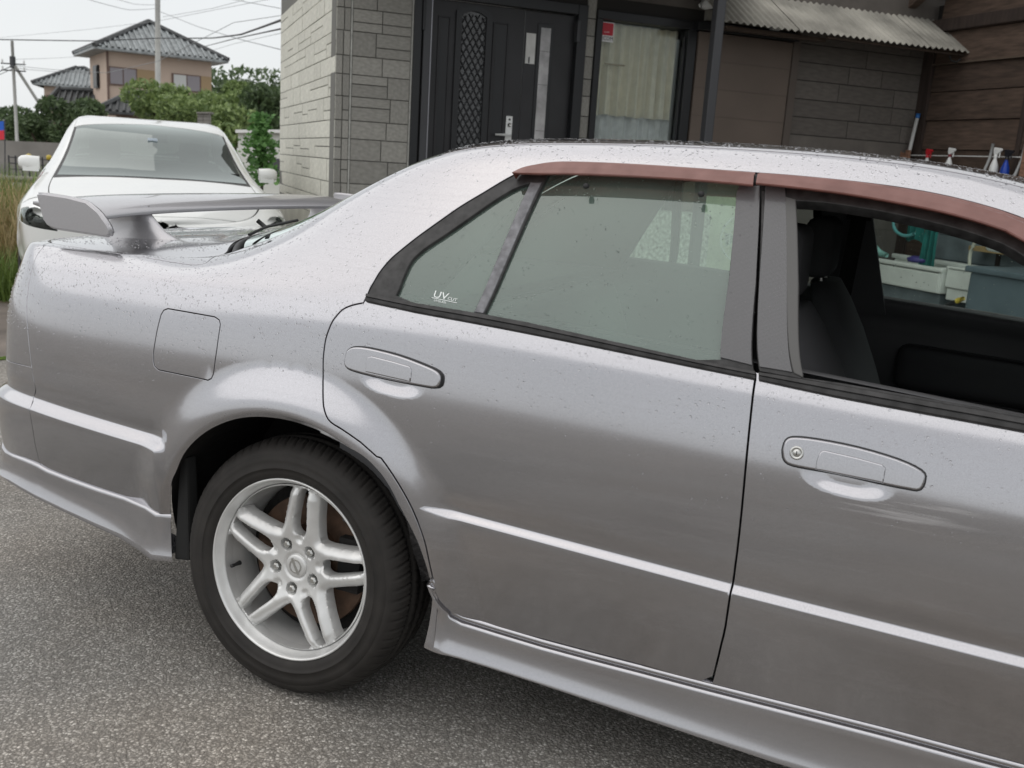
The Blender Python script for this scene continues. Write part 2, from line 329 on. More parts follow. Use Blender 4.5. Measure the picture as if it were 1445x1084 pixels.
FT={
'gap_rd':[(9.66,8.015),(9.581,7.879),(9.503,7.696),(9.44,7.476),(9.395,7.2),(9.348,6.87),(9.318,6.527),(9.296,6.199),(9.291,5.933),(9.292,5.669),(9.299,5.423),(9.327,4.975),(9.382,4.548),(9.426,4.332),(9.487,4.156),(9.562,4.065),(9.65,3.996),(9.867,3.776),(10.041,3.521),(10.084,3.501),(10.207,3.187),(10.315,2.853),(10.4,2.536),(10.472,2.176),(10.517,1.903),(10.543,1.63),(10.579,1.147),(10.613,0.753),(10.645,0.589),(10.687,0.436),(10.786,0.255),(11.123,0.167),(11.461,0.165),(11.837,0.169),(12.195,0.179),(12.606,0.158)],
'gap_b':[(12.679,0.223),(12.697,0.585),(12.724,1.176),(12.741,1.566),(12.754,2.361),(12.761,3.003),(12.759,3.863),(12.749,4.813),(12.738,5.727),(12.727,6.946),(12.724,7.719)],
'belt_lo':[(9.699,8.068),(10.213,7.891),(10.62,7.85),(11.154,7.805),(11.774,7.757),(12.342,7.729),(12.726,7.729),(13.209,7.667),(13.723,7.734),(14.222,7.81)],
'belt_hi':[(9.68,8.537),(10.189,8.408),(10.597,8.399),(11.134,8.374),(11.76,8.228),(12.332,8.118),(12.716,8.13),(13.196,8.259),(13.711,8.345),(14.212,8.437)],
'frame_out':[(9.677,8.494),(9.683,8.841),(9.701,9.121),(9.718,9.356),(9.748,9.567),(9.789,9.767),(9.845,9.943),(9.977,10.281),(10.135,10.628),(10.305,11.006),(10.475,11.351),(10.639,11.73),(10.747,11.954),(10.805,12.06),(10.896,12.164),(11.033,12.23),(11.263,12.247),(11.705,12.229),(12.121,12.214),(12.462,12.213)],
'frame_out_f':[(12.462,12.213),(12.698,12.224),(13.024,12.23),(13.342,12.233),(13.653,12.206),(13.956,12.134),(14.079,12.079)],
'glass_q':[(9.971,8.656),(9.983,8.962),(9.984,9.235),(9.991,9.472),(10,9.673),(10.024,9.836),(10.068,9.98),(10.123,10.12),(10.279,10.444),(10.442,10.817),(10.639,11.296),(10.762,11.543),(10.843,11.636)],
'bar_l':[(10.843,11.636),(10.721,8.408)],
'bar_r':[(10.942,11.646),(10.803,8.415)],
'glass_r_top':[(10.942,11.646),(11.358,11.671),(11.747,11.698),(12.158,11.7),(12.355,11.692)],
'glass_r_right':[(12.355,11.692),(12.435,10.171),(12.493,8.352)],
'bp_r':[(12.482,11.684),(12.61,10.121),(12.712,8.14)],
'bp_f':[(12.509,11.661),(12.629,10.129),(12.734,8.14)],
'bp_f2':[(12.66,11.738),(12.801,10.197),(12.939,8.261)],
'bp_f3':[(12.731,11.66),(12.869,10.225),(13.003,8.279)],
'fopen_top':[(12.731,11.66),(12.909,11.697),(13.129,11.683),(13.369,11.652),(13.678,11.59),(13.979,11.48),(14.104,11.347)],
'arch_in':[(7.038,0.963),(7.051,1.123),(7.113,1.647),(7.168,1.912),(7.236,2.111),(7.399,2.581),(7.617,3.005),(7.893,3.39),(8.226,3.706),(8.572,3.877),(8.972,3.925),(9.366,3.841),(9.372,3.785),(9.656,3.66),(9.892,3.498),(10.049,3.257),(10.15,3.02),(10.248,2.682),(10.326,2.275),(10.311,1.593),(10.363,1.172),(10.393,0.758)],
'deckgap':[(3.978,13.029),(4.715,12.693),(5.242,12.036),(5.703,11.444),(6.141,11.115),(6.557,10.631),(6.851,10.278),(7.054,10.105),(7.151,10.314),(7.114,11.015),(7.036,12.499)],
'quarter_rear':[(3.956,13.052),(4.132,11.396),(4.15,9.466),(4.194,7.508),(4.25,6.432),(4.296,5.84),(4.387,5.102),(4.465,4.392),(4.513,3.897),(4.538,3.61),(4.563,3.464),(4.564,3.292),(4.465,3.042),(4.54,2.877),(4.568,2.401),(4.532,1.82),(4.514,1.255)],
'skirt_top_r':[(4.526,1.3),(4.702,1.232),(5.669,1.107),(6.633,1.031),(7.031,0.977)],
'skirt_line_b':[(4.526,1.3),(4.136,1.337),(3.445,1.297)],
'tail_low':[(4.521,3.883),(4.157,3.878),(3.548,3.829)],
'skirt_f':[(10.39,0.79),(10.539,0.985),(10.574,0.743),(10.619,0.525),(10.697,0.348),(10.785,0.203),(11.457,0.113),(12.195,0.13),(12.663,0.14),(13.124,0.166),(13.775,0.202),(14.3,0.199)],
'handle':[(9.608,5.883),(9.67,6.012),(9.833,6.055),(10.145,5.985),(10.431,5.81),(10.529,5.695),(10.549,5.543),(10.529,5.375),(10.397,5.345),(10.023,5.361),(9.699,5.418),(9.609,5.501),(9.596,5.661)],
'grip':[(9.845,5.814),(9.888,5.873),(10.119,5.821),(10.274,5.767),(10.3,5.68),(10.301,5.368),(9.844,5.424),(9.837,5.646)],
'cup':[(9.745,5.412),(9.795,5.153),(9.914,4.973),(10.131,4.923),(10.301,4.966),(10.378,5.146),(10.411,5.324)],
'handle_f':[(12.964,5.43),(12.973,5.683),(13.016,5.798),(13.152,5.859),(13.377,5.856),(13.599,5.741),(13.727,5.565),(13.748,5.397),(13.735,5.151),(13.672,5.118),(13.511,5.122),(13.289,5.151),(13.061,5.133),(12.984,5.194)],
'grip_f':[(13.173,5.58),(13.193,5.64),(13.38,5.612),(13.52,5.562),(13.541,5.494),(13.541,5.118),(13.161,5.128),(13.161,5.367)],
'cup_f':[(13.075,5.091),(13.121,4.865),(13.232,4.647),(13.375,4.595),(13.517,4.644),(13.577,4.814),(13.608,5.035)],
'lock':[(13.04,5.434)],
'flap':[(6.981,6.427),(7.731,6.348),(7.806,6.255),(7.831,6.112),(7.824,5.34),(7.802,4.67),(7.779,4.555),(7.726,4.492),(6.924,4.527),(6.86,4.603),(6.839,4.721),(6.831,4.981),(6.855,5.596),(6.885,6.16),(6.919,6.348)],
'visor_r_top':[(10.717,11.695),(10.737,11.846),(10.773,11.962),(10.839,12.072),(10.921,12.143),(11.036,12.196),(11.266,12.209),(11.707,12.198),(12.124,12.179),(12.45,12.174)],
'visor_r_ridge':[(10.717,11.695),(10.749,11.785),(10.794,11.869),(10.864,11.945),(10.964,12.001),(11.099,12.023),(11.435,12.015),(11.724,11.988),(12.135,12.007),(12.441,12.019)],
'visor_r_bot':[(10.721,11.656),(10.777,11.64),(10.843,11.636),(10.949,11.637),(11.14,11.662),(11.464,11.681),(11.748,11.692),(12.158,11.7),(12.472,11.689)],
'visor_f_top':[(12.478,12.174),(12.7,12.187),(13.026,12.194),(13.344,12.189),(13.655,12.164),(13.957,12.093),(14.08,12.04)],
'visor_f_ridge':[(12.478,12.027),(12.709,12.028),(13.034,12.031),(13.351,12.031),(13.661,11.993),(13.963,11.92),(14.085,11.87)],
'visor_f_bot':[(12.487,11.739),(12.686,11.737),(13.051,11.719),(13.368,11.676),(13.676,11.632),(13.977,11.534),(14.101,11.41)],
'uvtext':[(10.311,8.804),(10.593,8.733),(10.324,9.058)],
'scratch':[(13.495,4.592),(13.878,4.631),(14.226,4.605)],
'glass_edge':[(7.368,12.316),(7.58,10.974),(7.718,10.695),(7.88,10.769),(8.119,12.067),(8.673,12.363)]}
# ---------------------------------------------------------------- panels cut from the body skin
def v_of_z(u,z):
    vv=np.linspace(0,8.6,87);P=net_eval(np.full_like(vv,u),vv);return float(np.interp(z,P[:,2],vv))
def ledge_pts(u0,u1):
    """rows of points that follow the pressed ledge, to be joined by constraint edges"""
    rows=[[] for _ in range(16)]
    for u in np.arange(u0,u1,.035):
        x=float(net_eval(np.array([u]),np.array([3.]))[0,0])
        zt=np.interp(x,LX,LT);h=np.interp(x,LX,LH);e=np.interp(x,LX,LE)
        ok=e>.0005
        for k,dz in enumerate((.030,.018,.011,.006,.002,-.06*h,-.2*h,-.4*h,-.6*h,-.8*h,-.94*h,-1.06*h,-h-.005,-h-.014,-h-.03,-h-.05)): rows[k].append((u,v_of_z(u,zt+dz)) if ok else None)
    return rows
_gu=np.linspace(0,NU,NU*10+1);_gv=np.linspace(0,8,161);_GU,_GV=np.meshgrid(_gu,_gv,indexing='ij');_GP=net_eval(_GU,_GV)
def uv_of_xz(x,z):
    """(u,v) on the side skin of a point given by length and height; None when off the skin"""
    d=(_GP[...,0]-x)**2+(_GP[...,2]-z)**2;k=np.unravel_index(d.argmin(),d.shape);u,v=float(_gu[k[0]]),float(_gv[k[1]])
    for _ in range(6):
        P=net_eval(np.array([u,u+1e-3,u]),np.array([v,v,v+1e-3]))[:,[0,2]];J=np.c_[(P[1]-P[0])/1e-3,(P[2]-P[0])/1e-3]
        s=np.linalg.lstsq(J,np.array([x,z])-P[0],rcond=1e-4)[0];u=min(max(u+s[0],0),NU);v=min(max(v+s[1],0),8)
    P=net_eval(np.array([u]),np.array([v]))[0]
    return (float(u),float(v)) if math.hypot(P[0]-x,P[2]-z)<2e-3 else None
def arch_pts(xc):
    """rings of points round the wheel arch, joined by constraint edges"""
    return [[uv_of_xz(xc+r*math.cos(math.radians(a)),.31+r*math.sin(math.radians(a))) for a in np.arange(-4,186,2.5)] for r in (.358,.364,.371,.378,.384,.388,.392,.398,.408,.422,.440,.46,.48,.503)]
def inside(P,loop):
    x,y=P[:,0],P[:,1];c=np.zeros(len(P),bool);L=np.array(loop);j=len(L)-1
    for i in range(len(L)):
        xi,yi=L[i];xj,yj=L[j]
        if yi!=yj:
            m=((yi>y)!=(yj>y))&(x<(xj-xi)*(y-yi)/(yj-yi)+xi);c^=m
        j=i
    return c
KU,KV=.30,.10
def densify(loop,step=.012,closed=True):
    out=[];n=len(loop)
    for i in range(n if closed else n-1):
        a,b=np.array(loop[i]),np.array(loop[(i+1)%n]);d=math.hypot((b[0]-a[0])*KU,(b[1]-a[1])*KV);k=max(1,int(math.ceil(d/step)))
        for t in range(k): out.append(tuple(a+(b-a)*t/k))
    if not closed: out.append(tuple(loop[-1]))
    return out
def smooth_line(pts,n=3):
    """Catmull-Rom through traced points"""
    P=[np.array(p) for p in pts];out=[]
    for i in range(len(P)-1):
        a=P[max(i-1,0)];b=P[i];c=P[i+1];d=P[min(i+2,len(P)-1)]
        for t in np.arange(n)/n:
            out.append(tuple(.5*((2*b)+(-a+c)*t+(2*a-5*b+4*c-d)*t*t+(-a+3*b-3*c+d)*t**3)))
    out.append(tuple(P[-1]));return out
def circle_uv(xc,r,a0=-40,a1=220,n=60,zc=.31):
    o=[uv_of_xz(xc+r*math.cos(math.radians(a)),zc+r*math.sin(math.radians(a))) for a in np.linspace(a0,a1,n)]
    return [q for q in o if q is not None]
class Surf:
    def __init__(s,off=0.,disp=None,flat=False): s.off=off;s.disp=disp;s.flat=flat
    def P(s,u,v):
        P=skin(u,v)
        if s.off or s.disp:
            n=normal(u,v,6e-3);d=np.full(P.shape[:-1],float(s.off))
            if s.disp: d=d+s.disp(P,u,v)
            P=P+n*d[...,None]
        return P
    def PN(s,u,v):
        u=np.asarray(u,float);v=np.asarray(v,float);e=3e-3
        if not s.disp: return s.P(u,v),normal(u,v,e)
        u0,u1=np.clip(u-e,0,NU),np.clip(u+e,0,NU);v0,v1=np.clip(v-2*e,0,NV),np.clip(v+2*e,0,NV)
        a=s.P(u1,v)-s.P(u0,v);b=s.P(u,v1)-s.P(u,v0);n=np.cross(a,b);n/=np.maximum(np.linalg.norm(n,axis=-1,keepdims=True),1e-12)
        return s.P(u,v),n
def far(P): Q=np.array(P,float);Q[...,1]=2*YC-Q[...,1];return Q
def farn(n): Q=np.array(n,float);Q[...,1]*=-1;return Q
def shrink(loop,g,ccw):
    if not g: return loop
    L=np.array(loop);P=skin(L[:,0],L[:,1]);n=normal(L[:,0],L[:,1])
    T=np.roll(P,-1,0)-np.roll(P,1,0);T/=np.linalg.norm(T,axis=1,keepdims=True)+1e-12
    B=np.cross(n,T)*(1 if ccw else -1)
    e=1e-3;du=(net_eval(L[:,0]+e,L[:,1])-net_eval(L[:,0]-e,L[:,1]))/(2*e);dv=(net_eval(L[:,0],L[:,1]+e)-net_eval(L[:,0],L[:,1]-e))/(2*e)
    out=[]
    for i in range(len(L)):
        M=np.stack([du[i],dv[i]],1);s,*_=np.linalg.lstsq(M,B[i]*g,rcond=1e-3)
        s=np.clip(s,-.08,.08);out.append((min(max(L[i,0]+s[0],0),NU),min(max(L[i,1]+s[1],0),NV)))
    return out
def area(loop):
    L=np.array(loop);x,y=L[:,0],L[:,1];return .5*np.sum(x*np.roll(y,-1)-np.roll(x,-1)*y)
def panel(name,loop,m,parent,off=0.,holes=(),gap=.0022,hem=.012,er=.0012,sp=(.018,.014),extra=(),lines=(),disp=None,both=False,side=0,flatnormal=False,hemflip=1,**k):
    """cut loop (u,v points) out of the skin; side 0 near, 1 far; both = across the middle"""
    S=Surf(off,disp)
    loop=densify(loop);ccw=area(loop)>0
    loops=[shrink(loop,gap,ccw)]
    if both: loops[0]=[(q[0],16.) if p[1]>15.999 else q for p,q in zip(loop,loops[0])]
    if not ccw: loops[0]=loops[0][::-1]
    for h in holes:
        h=densify(h);c=area(h)>0;h=shrink(h,-gap,c);loops.append(h[::-1] if c else h)   # holes clockwise
    pts=[];edges=[];rings=[]
    for lp in loops:
        b=len(pts);pts+=lp;nn=len(lp);rings.append(list(range(b,b+nn)));edges+=[(b+i,b+(i+1)%nn) for i in range(nn)]
    B=np.array(pts);lo=B.min(0);hi=B.max(0)
    su,sv=sp[0]/KU*2.2,sp[1]/KV*2.2
    gu,gv=np.meshgrid(np.arange(lo[0],hi[0],su),np.arange(lo[1],hi[1],sv),indexing='ij');g=np.c_[gu.ravel(),gv.ravel()]+0.
    g[:,1]+=np.where((np.round((g[:,0]-lo[0])/su).astype(int)%2)==0,0,sv/2)
    if len(lines):
        pn=net_eval(g[:,0],g[:,1]);zt=np.interp(pn[:,0],LX,LT);hh=np.interp(pn[:,0],LX,LH);ee=np.interp(pn[:,0],LX,LE)
        g=g[~((ee>.0005)&(pn[:,2]<zt+.038)&(pn[:,2]>zt-hh-.058))]
        pn=net_eval(g[:,0],g[:,1]);rr_=np.hypot(pn[:,0],pn[:,2]-.31);g=g[~((rr_<.412)&(pn[:,1]<.3))]
    if len(extra):
        ex=np.array(extra,float);g=np.concatenate([g,ex[(ex[:,0]>lo[0])&(ex[:,0]<hi[0])&(ex[:,1]>lo[1])&(ex[:,1]<hi[1])]],0)
    keep=inside(g,loops[0])
    for h in loops[1:]: keep&=~inside(g,h)
    g=g[keep]
    if len(g):
        K=np.array([KU,KV]);keep=np.ones(len(g),bool);Bk=B*K
        for i in range(0,len(g),2000):
            d=np.sqrt((((g[i:i+2000]*K)[:,None]-Bk[None])**2).sum(-1)).min(1);keep[i:i+2000]=d>.0035
        g=g[keep]
    allp=np.concatenate([B,g],0) if len(g) else B
    for row in lines:
        q=np.array([p if p is not None else (-99,-99) for p in row],float);kp=inside(q,loops[0])
        for h in loops[1:]: kp&=~inside(q,h)
        if not kp.any(): continue
        K=np.array([KU,KV]);kp&=np.sqrt((((q*K)[:,None]-(B*K)[None])**2).sum(-1)).min(1)>.0016
        ids={};
        for i in np.nonzero(kp)[0]: ids[i]=len(allp)+len(ids)
        allp=np.concatenate([allp,q[kp]],0);edges+=[(ids[i],ids[i+1]) for i in ids if i+1 in ids]
    res=delaunay_2d_cdt([Vector((p[0]*KU,p[1]*KV)) for p in allp],edges,[],0,1e-7)
    Vr=np.array([(q[0]/KU,q[1]/KV) for q in res[0]]);Fr=[f for f in res[2]]
    Fa=np.array([f for f in Fr if len(f)==3]);cen=Vr[Fa].mean(1)
    keep=inside(cen,loops[0])
    for h in loops[1:]: keep&=~inside(cen,h)
    Fa=Fa[keep]
    # original index -> new index
    o2n={}
    for i,l in enumerate(res[3]):
        for q in l: o2n[q]=i
    P,Nn=S.PN(Vr[:,0],Vr[:,1])
    a=Vr[Fa];s_=(a[:,1,0]-a[:,0,0])*(a[:,2,1]-a[:,0,1])-(a[:,2,0]-a[:,0,0])*(a[:,1,1]-a[:,0,1])
    Fa[s_<0]=Fa[s_<0][:,::-1]
    V=[P];NR=[Nn];F=[tuple(f) for f in Fa];base=len(P)
    if hem:
        for rg in rings:
            idx=[];
            for q in rg:
                w_=o2n.get(q)
                if w_ is not None and (not idx or idx[-1]!=w_): idx.append(w_)
            p=P[idx];n=Nn[idx];T=np.roll(p,-1,0)-np.roll(p,1,0);T/=np.linalg.norm(T,axis=1,keepdims=True)+1e-12
            O_=np.cross(T,n)          # outward from material for ccw outer ring
            s=1.
            r1=p+O_*er*.9-n*er;r2=p+O_*er*.9-n*hem;kx=len(idx)
            V+=[r1,r2];NR+=[O_*.9+n*.25,O_]
            for i in range(kx):
                j=(i+1)%kx
                if both and Vr[idx[i],1]>15.99 and Vr[idx[j],1]>15.99: continue
                F.append((idx[j],idx[i],base+i,base+j));F.append((base+j,base+i,base+kx+i,base+kx+j))
            base+=2*kx
    V=np.concatenate(V);NR=np.concatenate(NR);NR/=np.linalg.norm(NR,axis=1,keepdims=True)+1e-12
    if both:
        n0=len(V);V=np.concatenate([V,far(V)]);NR=np.concatenate([NR,farn(NR)]);F=F+[tuple(i+n0 for i in reversed(f)) for f in F]
    elif side: V=far(V);NR=farn(NR);F=[tuple(reversed(f)) for f in F]
    return mesh(name,V,F,m,parent,normals=NR,**k)
def band(name,lo,hi,m,parent,prof,side=0,**k):
    """moulding between two traced lines; prof = (t across, height) pairs"""
    n=60
    def rs(L):
        L=np.array(smooth_line(L,2));d=np.r_[0,np.cumsum(np.hypot(np.diff(L[:,0])*KU,np.diff(L[:,1])*KV))];s=np.linspace(0,d[-1],n);return np.c_[np.interp(s,d,L[:,0]),np.interp(s,d,L[:,1])]
    a,b=rs(lo),rs(hi);V=[];mlen=len(prof)
    for t,h in prof:
        q=a*(1-t)+b*t;V.append(skin(q[:,0],q[:,1])+normal(q[:,0],q[:,1])*h)
    V=np.stack(V,1).reshape(-1,3)
    F=[(i*mlen+j,(i+1)*mlen+j,(i+1)*mlen+j+1,i*mlen+j+1) for i in range(n-1) for j in range(mlen-1)]
    F+=[tuple(range(mlen-1,-1,-1)),tuple((n-1)*mlen+j for j in range(mlen))]
    if side: V=far(V);F=[tuple(reversed(f)) for f in F]
    o=mesh(name,V,F,m,parent,**k);return o
# ================================================================ the silver saloon
car=empty('parked_car',(0,0,0),label='wet silver-mauve saloon filling the foreground, with boot wing, alloy wheel and red-brown window visors',cat='car')
T=FT; UD=16.45
gr=T['gap_rd'];gb=T['gap_b'];bl=T['belt_lo'];bh=T['belt_hi'];fo=T['frame_out'];ff=T['frame_out_f'];gq=T['glass_q'];qr=T['quarter_rear'];dg=T['deckgap'];sk=T['skirt_f']
arch=smooth_line(T['arch_in'],3)
EX=[];LL=ledge_pts(.2,17)+arch_pts(0)
bl=bl+[(15.2,7.85),(UD,7.9)];bh=bh+[(15.2,8.42),(UD-.02,8.5)]
skx=sk+[(15.2,sk[-1][1]+.02),(16.3,sk[-1][1]+.05)]
def cupdisp(L,depth=.009):
    P=skin(np.array([a for a,_ in L]),np.array([b for _,b in L]))
    x0,x1=P[:,0].min(),P[:,0].max();z1=P[:,2].max();z0=P[:,2].min();xc=(x0+x1)/2;a=(x1-x0)/2*1.0;b=(z1-z0)*1.0;sl=(P[-1,2]-P[0,2])/(P[-1,0]-P[0,0])
    def f(P,u,v):
        X=(P[...,0]-xc)/a;Z=(P[...,2]-(z1+z0)/2-b*.5-sl*(P[...,0]-xc))/b
        return -depth*(1-sstep(.45,1.06,(np.abs(X)**2.6+np.abs(Z)**2.6)**(1/2.6)))
    U_=np.array(L);c=U_.mean(0);ex=[(c[0]+i*.016,c[1]+j*.045) for i in range(-30,31) for j in range(-22,22)]
    return f,ex
cup_r,cex_r=cupdisp(T['cup']);cup_f,cex_f=cupdisp(T['cup_f'])
# --- quarter panel with the C pillar and the rail above the windows
side_loop=smooth_line(T['skirt_top_r'],2)[::-1]
side_loop=list(reversed(smooth_line(T['skirt_top_r'],2)))            # arch end -> bumper
side_loop+=smooth_line(qr[::-1],3)[1:-1]+smooth_line(dg,2)
side_loop+=[(7.16,12.62),(7.30,12.85),(7.42,13.0)]+[(u,13.0) for u in np.arange(7.8,16.6,.4)]+[(16.9,12.9),(17.2,12.6),(17.2,8.6),(UD+.02,8.6)]
apil=[(16.3,9.3),(15.9,10.5),(15.4,11.3),(14.8,11.8)]
side_loop+=apil+smooth_line(ff[::-1],2)[:-1]+smooth_line(fo[::-1],3)
side_loop+=smooth_line(gr[:27],2)+[sk[1],sk[0]]+arch[::-1]
pillar_ex=[(u,v) for u in np.arange(7.4,9.7,.12) for v in np.arange(8.2,12.8,.22)]
quarter=panel('quarter_panel',side_loop,paint,car,holes=[T['flap']],extra=EX+pillar_ex,lines=LL,hem=.014,er=.0009,gap=.0022)
panel('quarter_panel',side_loop,paint,car,hem=.018,gap=.0018,side=1,sp=(.04,.03))
flap=panel('fuel_filler_flap',T['flap'],paint,quarter,gap=.0016,sp=(.02,.02),er=.0008,hem=.02)
rear_loop=smooth_line(gr,2)+smooth_line(gb,2)[1:]+bh[:7][::-1]
rdoor=panel('rear_door',rear_loop,paint,car,extra=EX+cex_r,lines=LL,disp=cup_r,hem=.024,gap=.0026,er=.0009)
front_loop=[(a+0,b) for a,b in smooth_line(gb[::-1],2)][::-1]+bh[6:]+[(UD,7),(UD,4),(UD-.05,2),(16.15,sk[-1][1]+.08)]+[(a,b+.035) for a,b in skx[7:-1][::-1]]
fdoor=panel('front_door',front_loop,paint,car,extra=EX+cex_f,lines=LL,disp=cup_f,hem=.024,gap=.0026,er=.0009)
# far side doors, same shapes mirrored
for nm,lp in (('rear_door',rear_loop),('front_door',front_loop)): panel(nm,lp,paint,car,hem=.02,side=1,sp=(.05,.04))
rdoors=rdoor;fdoors=fdoor
# rear end
tl=T['tail_low'];slb=T['skirt_line_b']
bump_loop=[(0,1.3),(1.5,1.3),(2.8,1.3)]+[(a,b-.03) for a,b in T['skirt_line_b'][::-1]]+smooth_line(qr[8:][::-1],2)[1:]+tl[1:]+[(1.5,3.7),(0,3.7)]
tail_loop=[(0,3.72),(1.5,3.72)]+tl[::-1]+smooth_line(qr[:9][::-1],3)+[(3.6,13.2),(3,13.3),(1.5,13.3),(0,13.3)]
bumper=panel('rear_bumper',bump_loop,paint,car,lines=LL,hem=.02,gap=.0016,sp=(.02,.02));panel('rear_bumper',bump_loop,paint,car,hem=.02,side=1,sp=(.04,.04))
tail=panel('tail_panel',tail_loop,paint,car,hem=.02,gap=.0016);panel('tail_panel',tail_loop,paint,car,hem=.02,side=1,sp=(.04,.04))
lid_loop=smooth_line(dg,2)+[(7.13,12.7),(7.18,13.1),(7.2,14.2),(7.2,16),(0,16),(0,13.35),(1.5,13.35),(3,13.4),(3.85,13.2)]
lid=panel('boot_lid',lid_loop,paint,car,both=True,hem=.02,gap=.0022,er=.0008)
top_ex=[(u,v) for u in np.arange(7.2,14.6,.15) for v in np.arange(13,16,.16)]
panel('rear_window',[(7.40,13.12),(9.80,13.12),(9.98,14.2),(10.03,16),(7.36,16),(7.36,14.2)],gl_rear,car,both=True,off=-.002,hem=.004,extra=top_ex)
roof_loop=[(9.86,13.04),(14.6,13.04),(14.42,14.4),(14.36,16),(10.07,16),(10.03,14.3)]
panel('roof',roof_loop,paint,car,both=True,hem=.014,gap=.0018,extra=top_ex)
panel('windscreen',[(14.68,13.1),(17.2,13.1),(17.32,14.4),(17.35,16),(14.40,16),(14.46,14.5)],gl_far,car,both=True,off=-.003,hem=.004,sp=(.04,.04))
panel('bonnet',[(17.4,13.1),(20.6,13.05),(20.7,16),(17.5,16)],paint,car,both=True,hem=.014,sp=(.04,.04))
c2=circle_uv(2.665,.352,-8,188,50)
fb=[(UD,.3),(UD,8.55),(17.2,8.6),(17.2,12.6),(17.5,12.98),(20.5,12.95),(22,13.0),(22,.3)]
cc=[q for q in c2 if q[1]>.35]
if cc[0][0]<cc[-1][0]: cc=cc[::-1]
panel('front_wing_and_bumper',fb+[(cc[0][0],.3)]+cc+[(cc[-1][0],.3)],paint,car,hem=.018,sp=(.03,.03));panel('front_wing_and_bumper',fb,paint,car,hem=.018,side=1,sp=(.06,.06))
nb=MB();nb.box((3.50,.85,.62),(.05,.9,.12));bevel(nb.done('grille',void,car),.01)
# --- dark inner shell seen only through the gaps, and wheel wells
shell=[(.0,.4),(22,.4),(22,7.9),(0,7.9)];
h1=circle_uv(0,.374,-35,215,60);h2=circle_uv(2.665,.374,-35,215,60)
def arch_hole(h):
    h=[q for q in h if q[1]>.42]
    if h[0][0]<h[-1][0]: h=h[::-1]
    return h
a1,a2=arch_hole(h1),arch_hole(h2)
shell=[(22,.4),(22,8.0),(0,8.0),(0,.4)]+[(a1[-1][0],.4)]+a1[::-1]+[(a1[0][0],.4)]+[(a2[-1][0],.4)]+a2[::-1]+[(a2[0][0],.4)]
panel('inner_structure',shell,void,car,off=-.030,hem=0,sp=(.05,.05));panel('inner_structure',shell,void,car,off=-.030,hem=0,sp=(.05,.05),side=1)
b=MB();b.box((1.45,.85,.27),(3.6,1.30,.04));b.box((-.62,.85,.88),(.55,1.3,.1));b.done('floor_pan',void,car)
for sd in (0,1): panel('inner_frame',[(7.3,12.0),(17.2,12.0),(17.2,13.3),(7.4,13.3)],void,car,off=-.020,hem=0,sp=(.05,.05),side=sd)
for sd in (0,1):
    for xc in (0,2.665):
        q=MB()
        n=40;y0,y1=.034,.36
        if sd: y0,y1=1.666,1.34
        V=[];F=[]
        for i in range(n+1):
            a=math.radians(-3+190*i/n);R=.392;yq=.012+.05*max(0,1-math.sin(a)/.45);y0=2*YC-yq if sd else yq
            V+=[(xc+R*math.cos(a),y0,.31+R*math.sin(a)),(xc+R*math.cos(a),y1,.31+R*math.sin(a))]
        F=[(2*i,2*i+1,2*i+3,2*i+2) for i in range(n)];q.add(V,F)
        c=[(xc+.393*math.cos(math.radians(-3+190*i/n)),y1,.31+.393*math.sin(math.radians(-3+190*i/n))) for i in range(n+1)]
        q.add(c,[tuple(range(n+1))]);q.done('wheel_well',wellm,car,smooth=False)
# small liner clip and struts seen in the dark well
b=MB();b.box((-.215,.10,.652),(.05,.03,.014));b.tube([(.02,.25,.62),(.0,.27,.35)],[.028,.03]);b.tube([(-.12,.32,.36),(.2,.30,.26)],.02);b.done('suspension_strut',wellm,car)
# --- skirts
def skirt(name,L,prof,zb,m,side=0,step=2,base=.0):
    """prof: (outward, drop in metres, or negative fraction of the height below the roll)"""
    L=np.array(smooth_line(L,step));P=net_eval(L[:,0],L[:,1]);P=P+(skin(L[:,0],L[:,1])-P)*(.25 if name=='side_skirt' else 1);n=normal(L[:,0],np.full(len(L),1.6));n[:,2]=0;n/=np.linalg.norm(n,axis=1,keepdims=True)+1e-9
    V=[];k=len(prof);zbt=np.interp(P[:,0],zb[0],zb[1])
    Tn=np.gradient(P,axis=0);Tn/=np.linalg.norm(Tn,axis=1,keepdims=True)+1e-9;D=np.cross(Tn,n);D[:,1]*=.0 if name=='side_skirt' else 1;D/=np.linalg.norm(D,axis=1,keepdims=True)+1e-9
    E0=P+D*.02
    if name=='side_skirt':
        E0[:,0]=np.maximum.accumulate(E0[:,0]+1.5e-4*np.arange(len(P)));E0[:8,1]=E0[8,1]
    for o,t,rel in prof:
        Q=(P+D*(-t) if not rel else E0.copy())+n*(o+base)
        if rel: Q[:,2]=E0[:,2]+(zbt-E0[:,2])*t
        V.append(Q)
    V=np.stack(V,1).reshape(-1,3);F=[(i*k+j+1,(i+1)*k+j+1,(i+1)*k+j,i*k+j) for i in range(len(L)-1) for j in range(k-1)]
    F+=[tuple(range(k)),tuple(reversed([(len(L)-1)*k+j for j in range(k)]))]
    if side: V=far(V);F=[tuple(reversed(f)) for f in F]
    o=mesh(name,V,F,m,car,smooth=True);me=o.data
    for q in (1,2): me.polygons[len(me.polygons)-q].use_smooth=False
    es=o.modifiers.new('edge','EDGE_SPLIT');es.split_angle=math.radians(50);return o
fp=[(-.03,.004,0),(-.006,.006,0),(-.001,.0055,0),(.0035,.002,0),(.0045,-.003,0),(.002,-.0075,0),(-.003,-.010,0),(-.004,-.0115,0),(.0005,-.0125,0),(.0045,-.0145,0),(.006,-.019,0),(.0065,.12,1),(.008,.33,1),(.012,.60,1),(.019,.88,1),(.022,.96,1),(.022,1.0,1),(.016,1.03,1),(-.10,1.02,1)]
sk2=[(10.482,skx[0][1])]+skx[1:]
